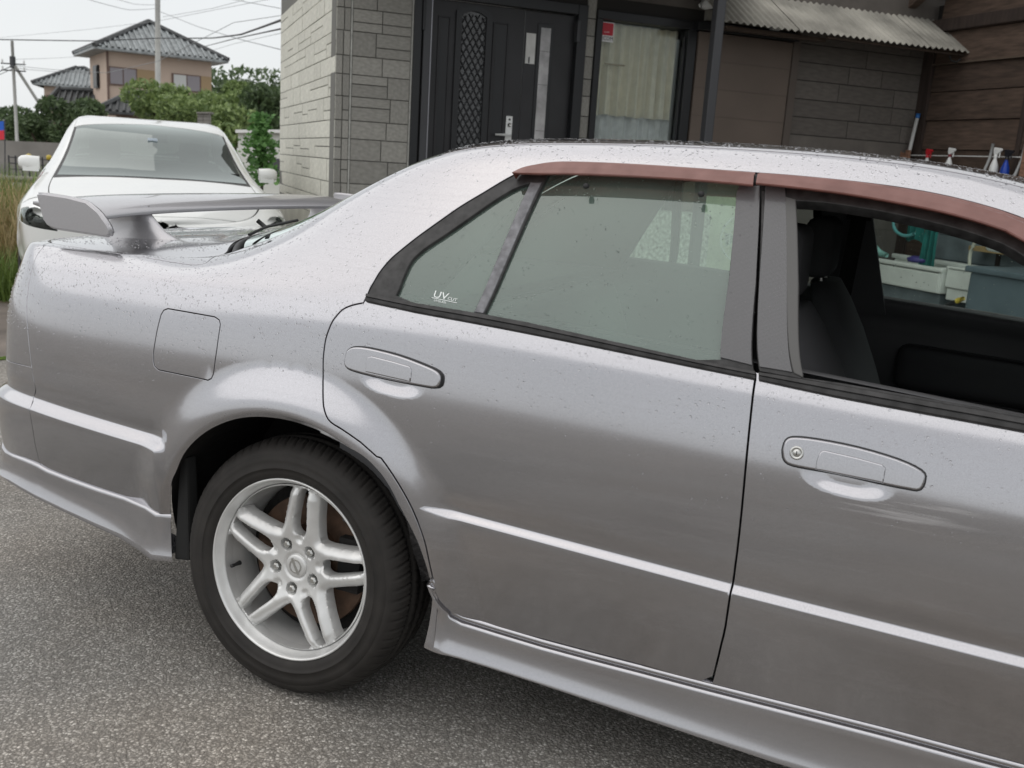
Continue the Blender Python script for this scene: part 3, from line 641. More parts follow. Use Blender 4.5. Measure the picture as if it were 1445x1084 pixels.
for sd in (0,1): skirt('side_skirt',sk2,fp,([.36,1.16,2.3],[.200,.165,.16]),paint,sd,base=.0015)
rpz=[(-.02,.0015,0),(-.001,.002,0),(.0025,.0005,0),(.0045,-.003,0),(.0055,-.010,0),(.006,-.02,0),(.007,.2,1),(.010,.5,1),(.018,.85,1),(.021,.95,1),(.020,1.0,1),(.010,1.02,1),(-.10,1.0,1)]
for sd in (0,1): skirt('rear_skirt',[(1.0,1.36),(2,1.36),(2.8,1.35)]+T['skirt_line_b'][::-1]+T['skirt_top_r'][1:],rpz,([-1.1,-.93,-.37],[.345,.330,.250]),paint,sd,base=.002)
b=MB();b.hexa([(-.352,.010,.252),(-.305,.012,.258),(-.300,.05,.258),(-.345,.05,.25),(-.348,.03,.52),(-.325,.03,.52),(-.320,.06,.52),(-.345,.06,.52)]);bevel(b.done('mud_flap',void,car),.006)
# --- window frames, glass, pillars
rend=12.485
mg=smooth_line([(a,b+.42) for a,b in T['glass_r_top']],2);mr_=smooth_line(T['glass_r_right'],2)
quarter_glass=smooth_line(gq,2)+[T['bar_l'][1],bh[1]]
main_glass=[T['bar_r'][1],(T['bar_r'][0][0]+.02,T['bar_r'][0][1]+.30)]+mg[1:]+mr_[1:]+[bh[5],bh[4],bh[3]]
frame_r=smooth_line(fo,3)[:-1]+[(12.462,12.2),(12.50,11.6),T['bp_r'][1],(12.70,8.2)]+bh[1:7][::-1][0:]+[bh[0]]
frame=panel('window_frame',frame_r,dirtyblack,rdoor,off=-.002,holes=[quarter_glass,main_glass],gap=.001,hem=.014,er=.002)
fopen=[T['bp_f3'][2],T['bp_f3'][1]]+smooth_line(T['fopen_top'],2)+[(14.9,11.1),(15.5,10.4),(16.0,9.4),(16.25,8.75)]+[(a,b+.10) for a,b in bh[7:-1][::-1]]
frame_f=[(12.74,8.2),T['bp_f'][1],(12.52,11.7)]+[(12.482,12.19)]+smooth_line(ff,2)[1:]+apil[::-1]+[(UD,8.5)]+bh[7:-1][::-1]
framef=panel('window_frame',frame_f,dirtyblack,fdoor,off=-.002,holes=[fopen],gap=.001,hem=.03,er=.002)
panel('quarter_light',quarter_glass,gl_side,rdoor,off=-.011,gap=-.004,hem=0)
panel('window_glass',main_glass,gl_side,rdoor,off=-.011,gap=-.004,hem=0)
# black ceramic edge around the quarter light
barL=[T['bar_l'][0],T['bar_l'][1]];barR=[T['bar_r'][0],T['bar_r'][1]]
weath=mat('weathered_aluminium',(.17,.17,.18),.5,.3,noise=(60,.32,8),bump=(150,.3,.0005))
panel('divider_bar',[barL[0],barL[1],barR[1],barR[0]],weath,rdoor,off=.0005,gap=.0025,hem=.01,er=.0015)
panel('pillar_trim',[T['glass_r_right'][0],T['glass_r_right'][1],(12.487,8.42),(12.69,8.36),T['bp_r'][1],(12.497,11.9),(12.36,11.85)],carbonm,rdoor,off=.001,gap=.001,hem=.006,er=.0008)
panel('pillar_trim',[(12.735,8.36),T['bp_f'][1],(12.53,11.9),(12.66,11.92),T['bp_f2'][1],(12.935,8.40)],carbonm,fdoor,off=.001,gap=.001,hem=.006,er=.0008)
lpad=mat('grey_window_channel',(.10,.098,.095),.5,bump=(200,.2,.0005))
panel('window_channel',[(12.945,8.4),(12.80,10.18),(12.675,11.7),(12.74,11.66),(12.865,10.2),(13.0,8.3)],lpad,fdoor,off=.002,gap=.001,hem=.02,er=.003)
mp=[(0,.0),(.03,.006),(.10,.009),(.40,.0105),(.46,.006),(.52,.006),(.58,.0095),(.90,.0085),(.97,.004),(1.0,-.01)]
band('belt_moulding',bl[:7],bh[:7],dirtyblack,rdoor,mp)
sh=lambda L:[(L[0][0]+.022,L[0][1])]+L[1:]
band('belt_moulding',sh(bl[6:]),sh(bh[6:]),dirtyblack,fdoor,mp)
vp=[(0,.025),(.0,.0290),(.04,.0305),(.30,.0295),(.58,.0275),(.62,.0250),(.68,.0165),(.71,.0120),(.76,.0110),(.88,.0105),(.95,.0090),(1,.003),(1,.000),(.8,.0080),(.62,.021),(.45,.0240)]
band('rain_visor',T['visor_r_bot'],T['visor_r_top'],visorm,rdoor,vp)
fx=lambda L,e:L+e
band('rain_visor',T['visor_f_bot']+[(14.8,11.0),(15.5,10.2),(16.0,9.3)],T['visor_f_top']+[(14.8,11.85),(15.4,11.35),(15.95,10.45)],visorm,fdoor,vp)
for (u,v) in ((11.32,11.62),(12.14,11.62)):
    b=MB();P=skin(np.array([u]),np.array([v]))[0];b.lathe([(0,-.026),(.006,-.026),(.0065,-.02),(.004,-.012)],10,(P[0],P[1],P[2]-.002),'y');b.done('visor_clip',black,rdoor,smooth=True)
# handles
def handle(door,outline,grip,lock=None):
    outline=smooth_line(outline+[outline[0]],3)[:-1]
    panel('handle_gasket_shadow',outline,black,door,off=.0070,gap=-.0042,hem=.016,er=.0015)  # black gasket, widened to paint in the shadow round the handle
    def dome(P,u,v): return 0*u
    h=panel('door_handle',outline,paint,door,off=.0135,holes=[grip],gap=.0010,hem=.014,er=.0040,sp=(.01,.008))
    panel('handle_grip',grip,paint,h,off=.0165,gap=.0022,hem=.014,er=.0030,sp=(.01,.008))
    panel('handle_recess',[(sum(p[0] for p in grip)/len(grip)+(p[0]-sum(q[0] for q in grip)/len(grip))*1.0,p[1]) for p in grip],void,h,off=.005,gap=-.002,hem=0)
    if lock:
        P=skin(np.array([lock[0]]),np.array([lock[1]]))[0];n=normal(np.array([lock[0]]),np.array([lock[1]]))[0]
        M=Vector(n).to_track_quat('Z','Y').to_matrix().to_4x4();M.translation=Vector(P+n*.0135)
        b=MB();b.lathe([(.0,.002),(.0065,.002),(.0070,.0012),(.0078,.0012),(.0085,.003),(.0115,.003),(.0125,.0015),(.0128,-.004)],28)
        o=b.done('key_lock',steel,h,smooth=True);o.data.transform(M);b=MB();b.box((0,0,.0022),(.0016,.007,.0006));o=b.done('key_slot',void,h);o.data.transform(M)
handle(rdoor,T['handle'],T['grip']);handle(fdoor,T['handle_f'],T['grip_f'],T['lock'][0])
# UV sticker print
P0=[skin(np.array([u]),np.array([v]))[0] for u,v in T['uvtext']];nrm=normal(np.array([T['uvtext'][0][0]]),np.array([T['uvtext'][0][1]]))[0]
ex=Vector(P0[1]-P0[0]).normalized();nz_=Vector(nrm);ey=nz_.cross(ex).normalized()
MT=Matrix((ex,ey,nz_)).transposed().to_4x4();MT.translation=Vector(P0[0]-nrm*.0102)
pr=mat('white_glass_print',(.85,.88,.86),.5)
def tx(s,size,dx,dy,sxx=1.):
    return text('glass_lettering',s,size,pr,MT@Matrix.Translation((dx,dy,0))@Matrix.Diagonal((sxx,1,1,1)),rdoor,thick=.0003)
tx('UV',.022,.0,.0028,1.25);tx('CUT',.0095,.036,.0035,1.2);tx('UVGLASS',.0068,.006,-.0062,1.1)
b=MB();b.box((.03,.0008,0),(.062,.0012,.0004));o=b.done('glass_lettering',pr,rdoor);o.data.transform(MT)
# far side glass and window frames
for nm,lp in (('quarter_light',quarter_glass),('window_glass',main_glass),('window_glass',fopen)): panel(nm,lp,gl_far,car,off=-.011,gap=-.004,hem=0,side=1,sp=(.05,.05))
panel('window_frame',frame_r,dirtyblack,car,off=-.004,holes=[quarter_glass,main_glass],gap=0,hem=.02,side=1,sp=(.04,.04))
panel('window_frame',frame_f,dirtyblack,car,off=-.004,holes=[fopen],gap=0,hem=.02,side=1,sp=(.04,.04))
# --- cabin
def rbox(name,c,d,m,parent=car,bev=.02,seg=3,rot=None,**k):
    b=MB();b.box((0,0,0),d);o=b.done(name,m,parent,smooth=True,**k);bevel(o,bev,seg)
    M=Matrix.Translation(c)
    if rot: M=M@Matrix.Rotation(rot[1],4,rot[0])
    o.data.transform(M);return o
for sd in (0,1):
    rl=[(8.7,7.7),(17,7.7),(17,8.9),(UD,8.45)]+[(a,b-.02) for a,b in bh[1:-1][::-1]]+[(9.7,8.6)]
    # door card: slab below the glass
    b=MB()
    us=np.linspace(9.3,16.6,40);prof=[(-.015,8.5),(-.07,8.42),(-.085,7.9),(-.075,6.9),(-.07,6.2),(-.085,5.9),(-.10,5.2),(-.10,3.8),(-.075,3.0),(-.07,.8)]
    V=[]
    for o_,v_ in prof: V.append(skin(us,np.interp(us,[9.6,14.2,16.6],[v_,v_-.12*(v_>7),v_-.1*(v_>7)]))*1.0+np.array([0,1,0])*(-o_))
    V=np.stack(V,1).reshape(-1,3);k=len(prof);F=[(i*k+j,(i+1)*k+j,(i+1)*k+j+1,i*k+j+1) for i in range(len(us)-1) for j in range(k-1)]
    if sd: V=far(V)
    mesh('door_card',V,F,trimm,car,smooth=True)
    # B pillar inner trim and roof lining rail
    Y=(lambda y:2*YC-y) if sd else (lambda y:y)
    b=MB();XB=(1.17,1.075) if sd else (1.07,1.0);b.hexa([(.98,Y(.12),.88),(XB[0],Y(.12),.88),(XB[0],Y(.15),.88),(.98,Y(.15),.88),(.935,Y(.25),1.27),(XB[1],Y(.25),1.27),(XB[1],Y(.29),1.27),(.935,Y(.29),1.27)]);fixn(b.done('pillar_lining',trimm if sd else void,car))
    b=MB();b.hexa([(-.25,Y(.10),.93),(.26,Y(.09),.93),(.26,Y(.12),.93),(-.25,Y(.14),.93),(.22,Y(.27),1.27),(.50,Y(.28),1.29),(.50,Y(.30),1.29),(.22,Y(.30),1.27)]);fixn(b.done('pillar_lining',void,car))
panel('roof_lining',[(10.1,12.9),(14.4,12.9),(14.3,16),(10.2,16)],trimm,car,off=-.035,hem=0,both=True,sp=(.06,.06))
# armrest pad and belt on the far side
rbox('door_armrest',(1.55,1.575,.705),(.66,.05,.15),seatm,bev=.045,seg=4,rot=('Y',.04))
b=MB();b.box((1.055,1.40,1.10),(.045,.006,.42),Matrix.Rotation(.06,3,'Y'));b.box((1.06,1.395,1.20),(.07,.012,.05));b.done('seat_belt',void,car)
b=MB();b.box((1.03,1.40,.87),(.05,.03,.06));bevel(b.done('belt_guide',steel,car),.006)
# seats
def seat(x,y):
    bm=bmesh.new();o=None
    prof=[(.50,.26,.14),(.60,.265,.16),(.74,.255,.15),(.86,.235,.13),(.95,.195,.10),(1.005,.13,.075)]
    V=[];F=[];n=20
    for z,hw,th in prof:
        lean=-(z-.5)*.36
        for k in range(n):
            a=2*math.pi*k/n;cx=math.copysign(abs(math.cos(a))**.55,math.cos(a));sy=math.copysign(abs(math.sin(a))**.7,math.sin(a))
            V.append((x+lean+cx*th*.5,y+sy*hw,z))
    for i in range(len(prof)-1):
        for k in range(n): F.append((i*n+k,i*n+(k+1)%n,(i+1)*n+(k+1)%n,(i+1)*n+k))
    F.append(tuple((len(prof)-1)*n+k for k in range(n)))
    s=mesh('seat',V,F,seatm,car,smooth=True)
    h=rbox('headrest',(x-.205,y,1.10),(.085,.25,.17),seatm,s,bev=.04,seg=4)
    h=MB();h.tube([(x-.19,y-.06,1.0),(x-.2,y-.06,1.06)],.006);h.tube([(x-.19,y+.06,1.0),(x-.2,y+.06,1.06)],.006);h.done('headrest_post',steel,s)
    rbox('seat_cushion',(x+.22,y,.46),(.52,.50,.16),seatm,s,bev=.05)
seat(1.19,.50);seat(1.19,1.20)
rbox('rear_seat',(.30,.85,.60),(.20,1.25,.62),seatm,bev=.06,rot=('Y',-.35));rbox('rear_seat_cushion',(.62,.85,.42),(.5,1.25,.16),seatm,bev=.05)
rbox('rear_shelf',(-.02,.85,.93),(.50,1.30,.03),seatm,bev=.01)
rbox('dashboard',(2.1,.85,.80),(.42,1.36,.24),trimm,bev=.06);
# --- boot wing
pw=paint
fin=[(-.94,1.123),(-.93,1.086),(-.917,1.049),(-.902,1.035),(-.875,1.029),(-.687,1.024),(-.672,1.036),(-.682,1.058),(-.714,1.09),(-.756,1.113),(-.825,1.121),(-.905,1.124)]
wing=None
def wsec(y):
    t=abs(y-YC)/.70;zc=1.098+.010*(1-t*t)-.012*t**6;  # gently arched
    pts=[(-.955,zc+.012),(-.90,zc+.014),(-.84,zc+.011),(-.78,zc+.002),(-.742,zc-.012),(-.735,zc-.022),(-.745,zc-.027),(-.80,zc-.022),(-.88,zc-.012),(-.955,zc+.004)]
    return pts
V=[];F=[];ys=np.linspace(.150,1.55,41)
for y in ys:
    for x,z in wsec(y): V.append((x,y,z))
k=10
for i in range(len(ys)-1):
    for j in range(k): F.append((i*k+j,i*k+(j+1)%k,(i+1)*k+(j+1)%k,(i+1)*k+j))
F+=[tuple(range(k)),tuple(reversed(range((len(ys)-1)*k,len(ys)*k)))]
wing=mesh('boot_wing',V,F,wingp,car,smooth=True);fixn(wing)
for y0,s in ((.145,1),(1.555,-1)):
    bm=bmesh.new();a=[bm.verts.new((x,y0,z)) for x,z in fin];b2=[bm.verts.new((x,y0+s*.020,z)) for x,z in fin];n=len(fin)
    bm.faces.new(a);bm.faces.new(b2[::-1])
    for i in range(n): bm.faces.new((a[i],b2[i],b2[(i+1)%n],a[(i+1)%n]))
    bmesh.ops.recalc_face_normals(bm,faces=bm.faces);bmesh.ops.bevel(bm,geom=list(bm.edges),offset=.006,segments=3,affect='EDGES')
    me=bpy.data.meshes.new('wing_end_plate');bm.to_mesh(me);bm.free();link('wing_end_plate',me,wingp,wing,smooth=False)
    for p in me.polygons:p.use_smooth=p.area<.0006
for yc in (.36,1.34):
    V=[];F=[];n=14
    for (z,xa,xb,wy) in ((.998,-.93,-.61,.040),(1.008,-.925,-.63,.034),(1.03,-.915,-.69,.029),(1.05,-.905,-.715,.024),(1.075,-.90,-.745,.028),(1.098,-.895,-.755,.036)):
        for q in range(n):
            a=2*math.pi*q/n;V.append(((xa+xb)/2+math.cos(a)*(xb-xa)/2,yc+math.sin(a)*wy,z))
    for i in range(5):
        for q in range(n): F.append((i*n+q,i*n+(q+1)%n,(i+1)*n+(q+1)%n,(i+1)*n+q))
    mesh('wing_stand',V,F,wingp,wing,smooth=True)
# rear glass seal and washer pipe at the foot of the rear window
uu=np.linspace(7.28,7.28,2)
b=MB();v=np.linspace(12.9,16,14);b.tube(skin(np.full(14,7.30),v)+np.array([0,0,-.012]),.012);b.done('window_seal',black,car,smooth=True)
P=skin(np.array([7.45,7.55,7.62]),np.array([13.6,14.1,14.8]));b=MB();b.tube(P+[0,0,.014],.004);b.tube([P[1]+[0,0,.012],P[1]+[-.02,-.01,.03]],.006);b.done('washer_pipe',black,car,smooth=True)
# --- wheels
def build_wheel(cx,cy,cz,camber,mirror=False):
    W=empty('wheel',(cx,cy,cz),parent=car);s=1
    W.rotation_euler=(-camber,0,math.pi if mirror else 0)
    if mirror: W.rotation_euler=(camber,0,math.pi)
    # y axis points into the car, outer face towards -y. tyre
    prof=[(.219,.004,0),(.226,-.004,0),(.236,-.0075,0),(.244,-.0085,0),(.2445,-.0100,0),(.2475,-.0100,0),(.248,-.0088,0),(.262,-.0100,0),(.275,-.0090,0),(.2755,-.0078,0),(.278,-.0080,0),(.288,-.003,0),(.297,.006,.25),(.3035,.015,.8),(.3085,.026,1),(.3115,.038,1),(.3125,.046,1),(.3050,.048,0),(.3050,.056,0),(.3130,.058,.3),(.3145,.080,.3),(.3070,.082,0),(.3070,.090,0),(.3145,.092,.3),(.3145,.114,.3),(.3070,.116,0),(.3070,.124,0),(.3130,.126,.3),(.3110,.150,1),(.300,.178,.3),(.275,.198,0),(.24,.200,0),(.22,.190,0)]
    NS=74;sub=7;n=NS*sub;k=len(prof);V=np.zeros((n,k,3))
    for i in range(n):
        ph=i/sub;a0=2*math.pi*i/n
        for j,(r,y,g) in enumerate(prof):
            skew=(y-.03)*.9 if y<.05 else (.05-y)*.5
            a=a0+skew
            gr_=1 if (i%sub) in (0,) else 0
            gr2=1 if (i%sub) in (3,) and y>.02 else 0
            rr=r-(.0062*gr_+.003*gr2*.6)*g
            V[i,j]=(rr*math.cos(a),y+(.002*gr_*g if y<.04 else 0),rr*math.sin(a))
    F=[(i*k+j,((i+1)%n)*k+j,((i+1)%n)*k+j+1,i*k+j+1) for i in range(n) for j in range(k-1)]
    ty=mesh('tyre',V.reshape(-1,3),F,rubber,W,smooth=True);fixn(ty)
    # barrel
    b=MB();b.lathe([(.2185,.010),(.2203,.004),(.2203,.0008),(.2185,-.0006),(.2160,.0),(.2140,.003),(.2120,.0085),(.209,.017),(.205,.024),(.200,.034),(.1985,.055),(.194,.075),(.191,.10),(.191,.19),(.2,.20)],96,ax='y')
    rim=b.done('rim',alloy,W,smooth=True)
    # spoked face cut from a disc: five large windows and five slots
    R0=.2018
    loops=[]
    def rot(P,a): c,s=math.cos(a),math.sin(a);return [(x*c-y*s,x*s+y*c) for x,y in P]
    for kk in range(5):
        # slot along pair axis (axis = +x before rotation)
        hs=[(.0785,.006),(.081,.011),(.086,.0155),(.094,.0185),(.105,.0198),(.12,.0190),(.145,.0165),(.17,.0142),(.190,.0125),(.196,.0105)];S=[(.0775,0)]+hs+[(.1978,0)]+[(x,-y) for x,y in hs[::-1]]
        loops.append(rot(S,math.radians(12+72*kk)))
        # large window centred on the nut angle (x axis), bounded by lines parallel to the pair axes
        B=[];a=math.radians(36);d=.0400
        nrm_=(math.sin(a),-math.cos(a));dr=(math.cos(a),math.sin(a))   # pair axis at +36
        # line: points dr*t + nrm*d
        def pt(t,up): d=float(np.interp(t,[.10,.14,.195],[.0500,.0455,.0410]));x,y=dr[0]*t+nrm_[0]*d,dr[1]*t+nrm_[1]*d;return (x,y if up else -y)
        up=[pt(t,True) for t in np.linspace(.194,.105,10)]
        corner=[]
        lo=pt(.105,True);cx_=.097
        for q in np.linspace(0,1,9)[1:]:
            x=(1-q)**2*lo[0]+2*q*(1-q)*(cx_+.0015)+q*q*cx_;y=(1-q)**2*lo[1]+2*q*(1-q)*lo[1]*.30;corner.append((x,y))
        half=up+corner;B=half+[(x,-y) for x,y in half[-2::-1]]
        am=math.atan2(-half[0][1],half[0][0]);
        arc=[(.1988*math.cos(q),.1988*math.sin(q)) for q in np.linspace(am*.93,-am*.93,15)]
        loops.append(rot(B+arc,math.radians(48+72*kk)))
    outer=[(R0*math.cos(q),R0*math.sin(q)) for q in np.linspace(0,2*math.pi,121)[:-1]]
    allL=[outer]+loops
    def dens(l,st=.004):
        o=[]
        for i in range(len(l)):
            a_,b_=np.array(l[i]),np.array(l[(i+1)%len(l)]);kq=max(1,int(np.hypot(*(b_-a_))/st))
            for t in range(kq):o.append(tuple(a_+(b_-a_)*t/kq))
        return o
    allL=[dens(l) for l in allL];pts=[];edges=[];rings=[]
    for l in allL:
        bb=len(pts);pts+=l;edges+=[(bb+i,bb+(i+1)%len(l)) for i in range(len(l))];rings.append((bb,len(l)))
    Bp=np.array(pts);g=np.array([(x,y) for x in np.arange(-.2,.2,.0038) for y in np.arange(-.2,.2,.0038) if x*x+y*y<R0*R0])+rng.uniform(-.0003,.0003,(1,2))
    kp=np.ones(len(g),bool)
    for l in loops: kp&=~inside(g,l)
    g=g[kp];dd=np.concatenate([np.sqrt(((g[i:i+1500,None]-Bp[None])**2).sum(-1)).min(1) for i in range(0,len(g),1500)]);g=g[dd>.0016]
    A=np.concatenate([Bp,g]);res=delaunay_2d_cdt([Vector(q) for q in A],edges,[],0,1e-7);Vr=np.array([tuple(q) for q in res[0]]);Fa=np.array([f for f in res[2] if len(f)==3])
    cen=Vr[Fa].mean(1);kp=inside(cen,outer)
    for l in loops: kp&=~inside(cen,l)
    Fa=Fa[kp]
    ar=(Vr[Fa[:,1],0]-Vr[Fa[:,0],0])*(Vr[Fa[:,2],1]-Vr[Fa[:,0],1])-(Vr[Fa[:,2],0]-Vr[Fa[:,0],0])*(Vr[Fa[:,1],1]-Vr[Fa[:,0],1]);Fa[ar<0]=Fa[ar<0][:,::-1]
    bigs=np.concatenate([np.array(allL[i]) for i in range(2,11,2)]);slots=np.concatenate([np.array(allL[i]) for i in range(1,11,2)])
    def dist(Q,S): return np.concatenate([np.sqrt(((Q[i:i+1500,None]-S[None])**2).sum(-1)).min(1) for i in range(0,len(Q),1500)])
    r=np.hypot(Vr[:,0],Vr[:,1]);db=dist(Vr,bigs);ds=dist(Vr,slots)
    y=np.interp(r,[0,.031,.034,.05,.07,.10,.14,.18,.196,.2025],[.040,.040,.036,.035,.031,.022,.016,.0140,.0200,.0270])
    y+=.017*(1-np.clip(db/.020,0,1))**1.7*(r<.198)+.006*(1-np.clip(ds/.006,0,1))**1.5
    y+=.004*np.exp(-((ds-.004)/.004)**2)*0
    for kk in range(5):
        a=math.radians(48+72*kk);lx,ly=.0572*math.cos(a),.0572*math.sin(a);q=np.hypot(Vr[:,0]-lx,Vr[:,1]-ly);y+=.016*(1-sstep(.0115,.0155,q))
        a=math.radians(12+72*kk);q=np.hypot(Vr[:,0]-.070*math.cos(a),Vr[:,1]-.070*math.sin(a));y+=.008*(1-sstep(.004,.014,q))
    V3=np.c_[Vr[:,0],y,Vr[:,1]];F=[tuple(f) for f in Fa];V3=list(map(tuple,V3));o2={}
    for i,l in enumerate(res[3]):
        for q in l:o2[q]=i
    for bb,nn in rings[1:]:
        idx=[o2[bb+i] for i in range(nn)];base=len(V3);c=np.array([V3[i] for i in idx]);cm=c.mean(0)
        for i in idx:
            p=np.array(V3[i]);V3.append((p[0],p[1]+.030,p[2]))
        for i in range(nn):
            j=(i+1)%nn;F.append((idx[i],idx[j],base+j,base+i))
    sp=mesh('spokes',V3,F,alloy,W,smooth=True);fixn(sp)
    # sharp where the side walls leave the face
    es=sp.modifiers.new('edge','EDGE_SPLIT');es.split_angle=math.radians(38)
    b=MB();b.lathe([(0,.0345),(.018,.0345),(.024,.0350),(.0265,.036),(.0285,.0375),(.0290,.040),(.030,.044)],48,ax='y');cap=b.done('centre_cap',alloy,W,smooth=True)
    # emblem: a ring with a bar across
    b=MB();nn=40
    for i in range(nn):
        pass
    b.lathe([(.0135,.0345),(.0140,.0330),(.0170,.0330),(.0175,.0345)],40,ax='y');b.box((0,.0337,0),(.042,.0016,.0065));o=b.done('emblem',steel,cap if False else W);o.data.transform(Matrix.Rotation(math.radians(60),4,'Y'))
    nutmesh=None
    for kk in range(5):
        a=math.radians(48+72*kk)
        if nutmesh is None:
            b=MB();b.lathe([(0,.030),(.0055,.030),(.0075,.032),(.0092,.034),(.0095,.052)],6,ax='y');o=b.done('wheel_nut',steel,W);nutmesh=o.data
        else:o=link('wheel_nut',nutmesh,None,W)
        o.location=(.0572*math.cos(a),.0,.0572*math.sin(a))
    av=math.radians(-168);b=MB();b.lathe([(0,-.002),(.004,-.002),(.0045,0),(.0045,.008),(.0038,.010),(.005,.022),(.006,.03)],14,ax='y');o=b.done('tyre_valve',black,W,smooth=True);o.location=(.186*math.cos(av),.028,.186*math.sin(av));o.rotation_euler=(0,0,.0)
    b=MB();b.lathe([(.052,.075),(.055,.080),(.09,.082),(.091,.096),(.160,.096),(.162,.104),(.160,.112),(.08,.112)],64,ax='y');b.done('brake_disc',rust,W,smooth=False)
    b=MB();b.lathe([(0,.060),(.05,.062),(.055,.09)],32,ax='y');b.box((.125,.105,.02),(.06,.07,.13));b.lathe([(.0,.125),(.19,.125)],40,ax='y');b.done('hub',wellm,W)
    return W
build_wheel(0,0,.31,.0815);
def copy_tree(o,parent=None):
    c=o.copy();COL.objects.link(c);c.parent=parent
    for ch in list(o.children): copy_tree(ch,c)
    return c
W0=[o for o in car.children if o.name.startswith('wheel') and o.type=='EMPTY'][0]
for (x,y,mir) in ((2.665,.0,0),(0,1.7,1),(2.665,1.7,1)):
    c=copy_tree(W0,car);c.location=(x,y,.31);c.rotation_euler=(-.0815 if not mir else -.0815,0,math.pi if mir else 0)
# --- rain drops on the paint, the glass and the roof
def drops(name,specs,parent):
    V=[];F=[];nr=6
    for (us,vs,off,rmin,rmax) in specs:
        P=skin(us,vs);n=normal(us,vs);P=P+n*(off+.0002)
        for p,q in zip(P,n):
            r=rmin+(rmax-rmin)*random.random()**2.5;e=Vector(q).orthogonal().normalized();f=Vector(q).cross(e);e,f=np.array(e),np.array(f);b=len(V);a0=random.random()*6;st=random.uniform(.8,1.25)
            for rr,hh in ((1,-.05),(.72,.38)):
                for k in range(nr):
                    a=a0+k*2*math.pi/nr;w_=random.uniform(.9,1.1);V.append(p+e*math.cos(a)*r*rr*w_*st+f*math.sin(a)*r*rr*w_+q*r*hh)
            V.append(p+q*r*.40)
            for k in range(nr):
                j=(k+1)%nr;F.append((b+k,b+j,b+nr+j,b+nr+k));F.append((b+nr+k,b+nr+j,b+2*nr))
    return mesh(name,V,F,water,parent,smooth=True,kind='stuff')
def scat(n,u0,u1,v0,v1,hot=None,skip=()):
    u=rng.uniform(u0,u1,n);v=rng.uniform(v0,v1,n)
    # clumped, fewer low down
    k=np.sin(u*5.1+1)*np.sin(v*2.3)+np.sin(u*11.7)*np.sin(v*5.9+2);keep=rng.random(n)<(.55+.3*k)
    P=np.c_[u,v][keep]
    for s in skip: P=P[~inside(P,s)]
    return P[:,0],P[:,1]
win=[frame_r,frame_f]
dA=scat(6200,3.2,16.4,5.0,8.0);dB=scat(900,3.2,16.4,3.6,5.2);b_=scat(3300,7.2,12.5,8.2,13.0,skip=win);c_=scat(1500,10,16.4,12.3,13.0);d_=scat(5000,9.9,14.6,13.1,15.6);e_=scat(4600,.3,7.1,13.3,15.9);g_=scat(1300,3.9,7.3,7.8,12.6)
drops('raindrops',[(*dA,0,.0007,.0025),(*dB,0,.0007,.0017),(*b_,0,.0007,.0023),(*c_,0,.0008,.0028),(*d_,0,.0008,.0030),(*e_,0,.0008,.0028),(*g_,0,.0007,.0022)],car)
def glassdrops(lp,n,off):
    L=np.array(lp);u,v=scat(n,L[:,0].min(),L[:,0].max(),L[:,1].min(),L[:,1].max());P=np.c_[u,v];P=P[inside(P,lp)];return (P[:,0],P[:,1],off,.0006,.0019)
drops('raindrops',[glassdrops(quarter_glass,700,-.0105),glassdrops(main_glass,1700,-.0105),glassdrops([T['glass_r_right'][0],T['glass_r_right'][2],T['bp_r'][2],T['bp_r'][0]],260,.0012),glassdrops([T['bp_f'][0],T['bp_f'][2],T['bp_f2'][2],T['bp_f2'][0]],260,.0012)],car)

def fardrops(lp,n):
    u_,v_,o_,r0,r1=glassdrops(lp,n,0);V=[];F=[]
    P=far(skin(u_,v_));Nn=farn(normal(u_,v_))
    for p,q in zip(P,Nn):
        r=r0+(r1-r0)*1.3*random.random()**2;e=np.array(Vector(q).orthogonal().normalized());f=np.cross(q,e);b=len(V)
        for k in range(6): a=k*math.pi/3;V.append(p+e*math.cos(a)*r+f*math.sin(a)*r+q*.0002-q*.010)
        V.append(p+q*(r*.6+.0002)-q*.010);F+=[(b+k,b+(k+1)%6,b+6) for k in range(6)]
    return mesh('raindrops',V,F,mat('lit_rain_drops',(.8,.84,.82),.15,trans=.5),car,smooth=True,kind='stuff')  # pale half-opaque colour stands in for light caught in the drops
fardrops(fopen,420)
# ================================================================ the white saloon behind
WS=1.04
wf_=np.array([.712,-.702]);wl_=np.array([.702,.712]);wb_=at(219,256,7.12)[:2]-WS*(2.45*wf_+.85*wl_)
wcar=empty('parked_car',(wb_[0],wb_[1],0),math.atan2(wf_[1],wf_[0]),label='white saloon parked facing the camera behind the boot wing',cat='car');wcar.scale=(WS,WS,WS*1.045)
wsd=[(UD,.3),(UD,8.5)]
ww=[(16.05,8.75),(15.6,10.2),(14.9,11.2),(14.2,11.7),(12.8,11.8),(11.0,11.75),(10.2,10.6),(9.9,8.9),(13,8.7)]
wa=[(5,.4),(7,.4)]+[(a1[-1][0],.4)]+a1[::-1]+[(a1[0][0],.4)]+[(a2[-1][0],.4)]+a2[::-1]+[(a2[0][0],.4),(18.9,.4),(18.9,5.0),(19.3,12.98),(5,12.98)]
lampL=[(19.42,3.9),(20.9,3.5),(21.05,5.2),(20.6,6.6),(19.55,7.0),(19.35,5.5)]
nose=[(18.95,.4),(22,.4),(22,12.9),(19.4,12.9),(18.95,5.0)]
panel('nose_panel',[(20.95,12.95),(22,12.95),(22,16),(21.05,16)],wpaint,wcar,both=True,hem=.01,sp=(.04,.04),gap=.001)
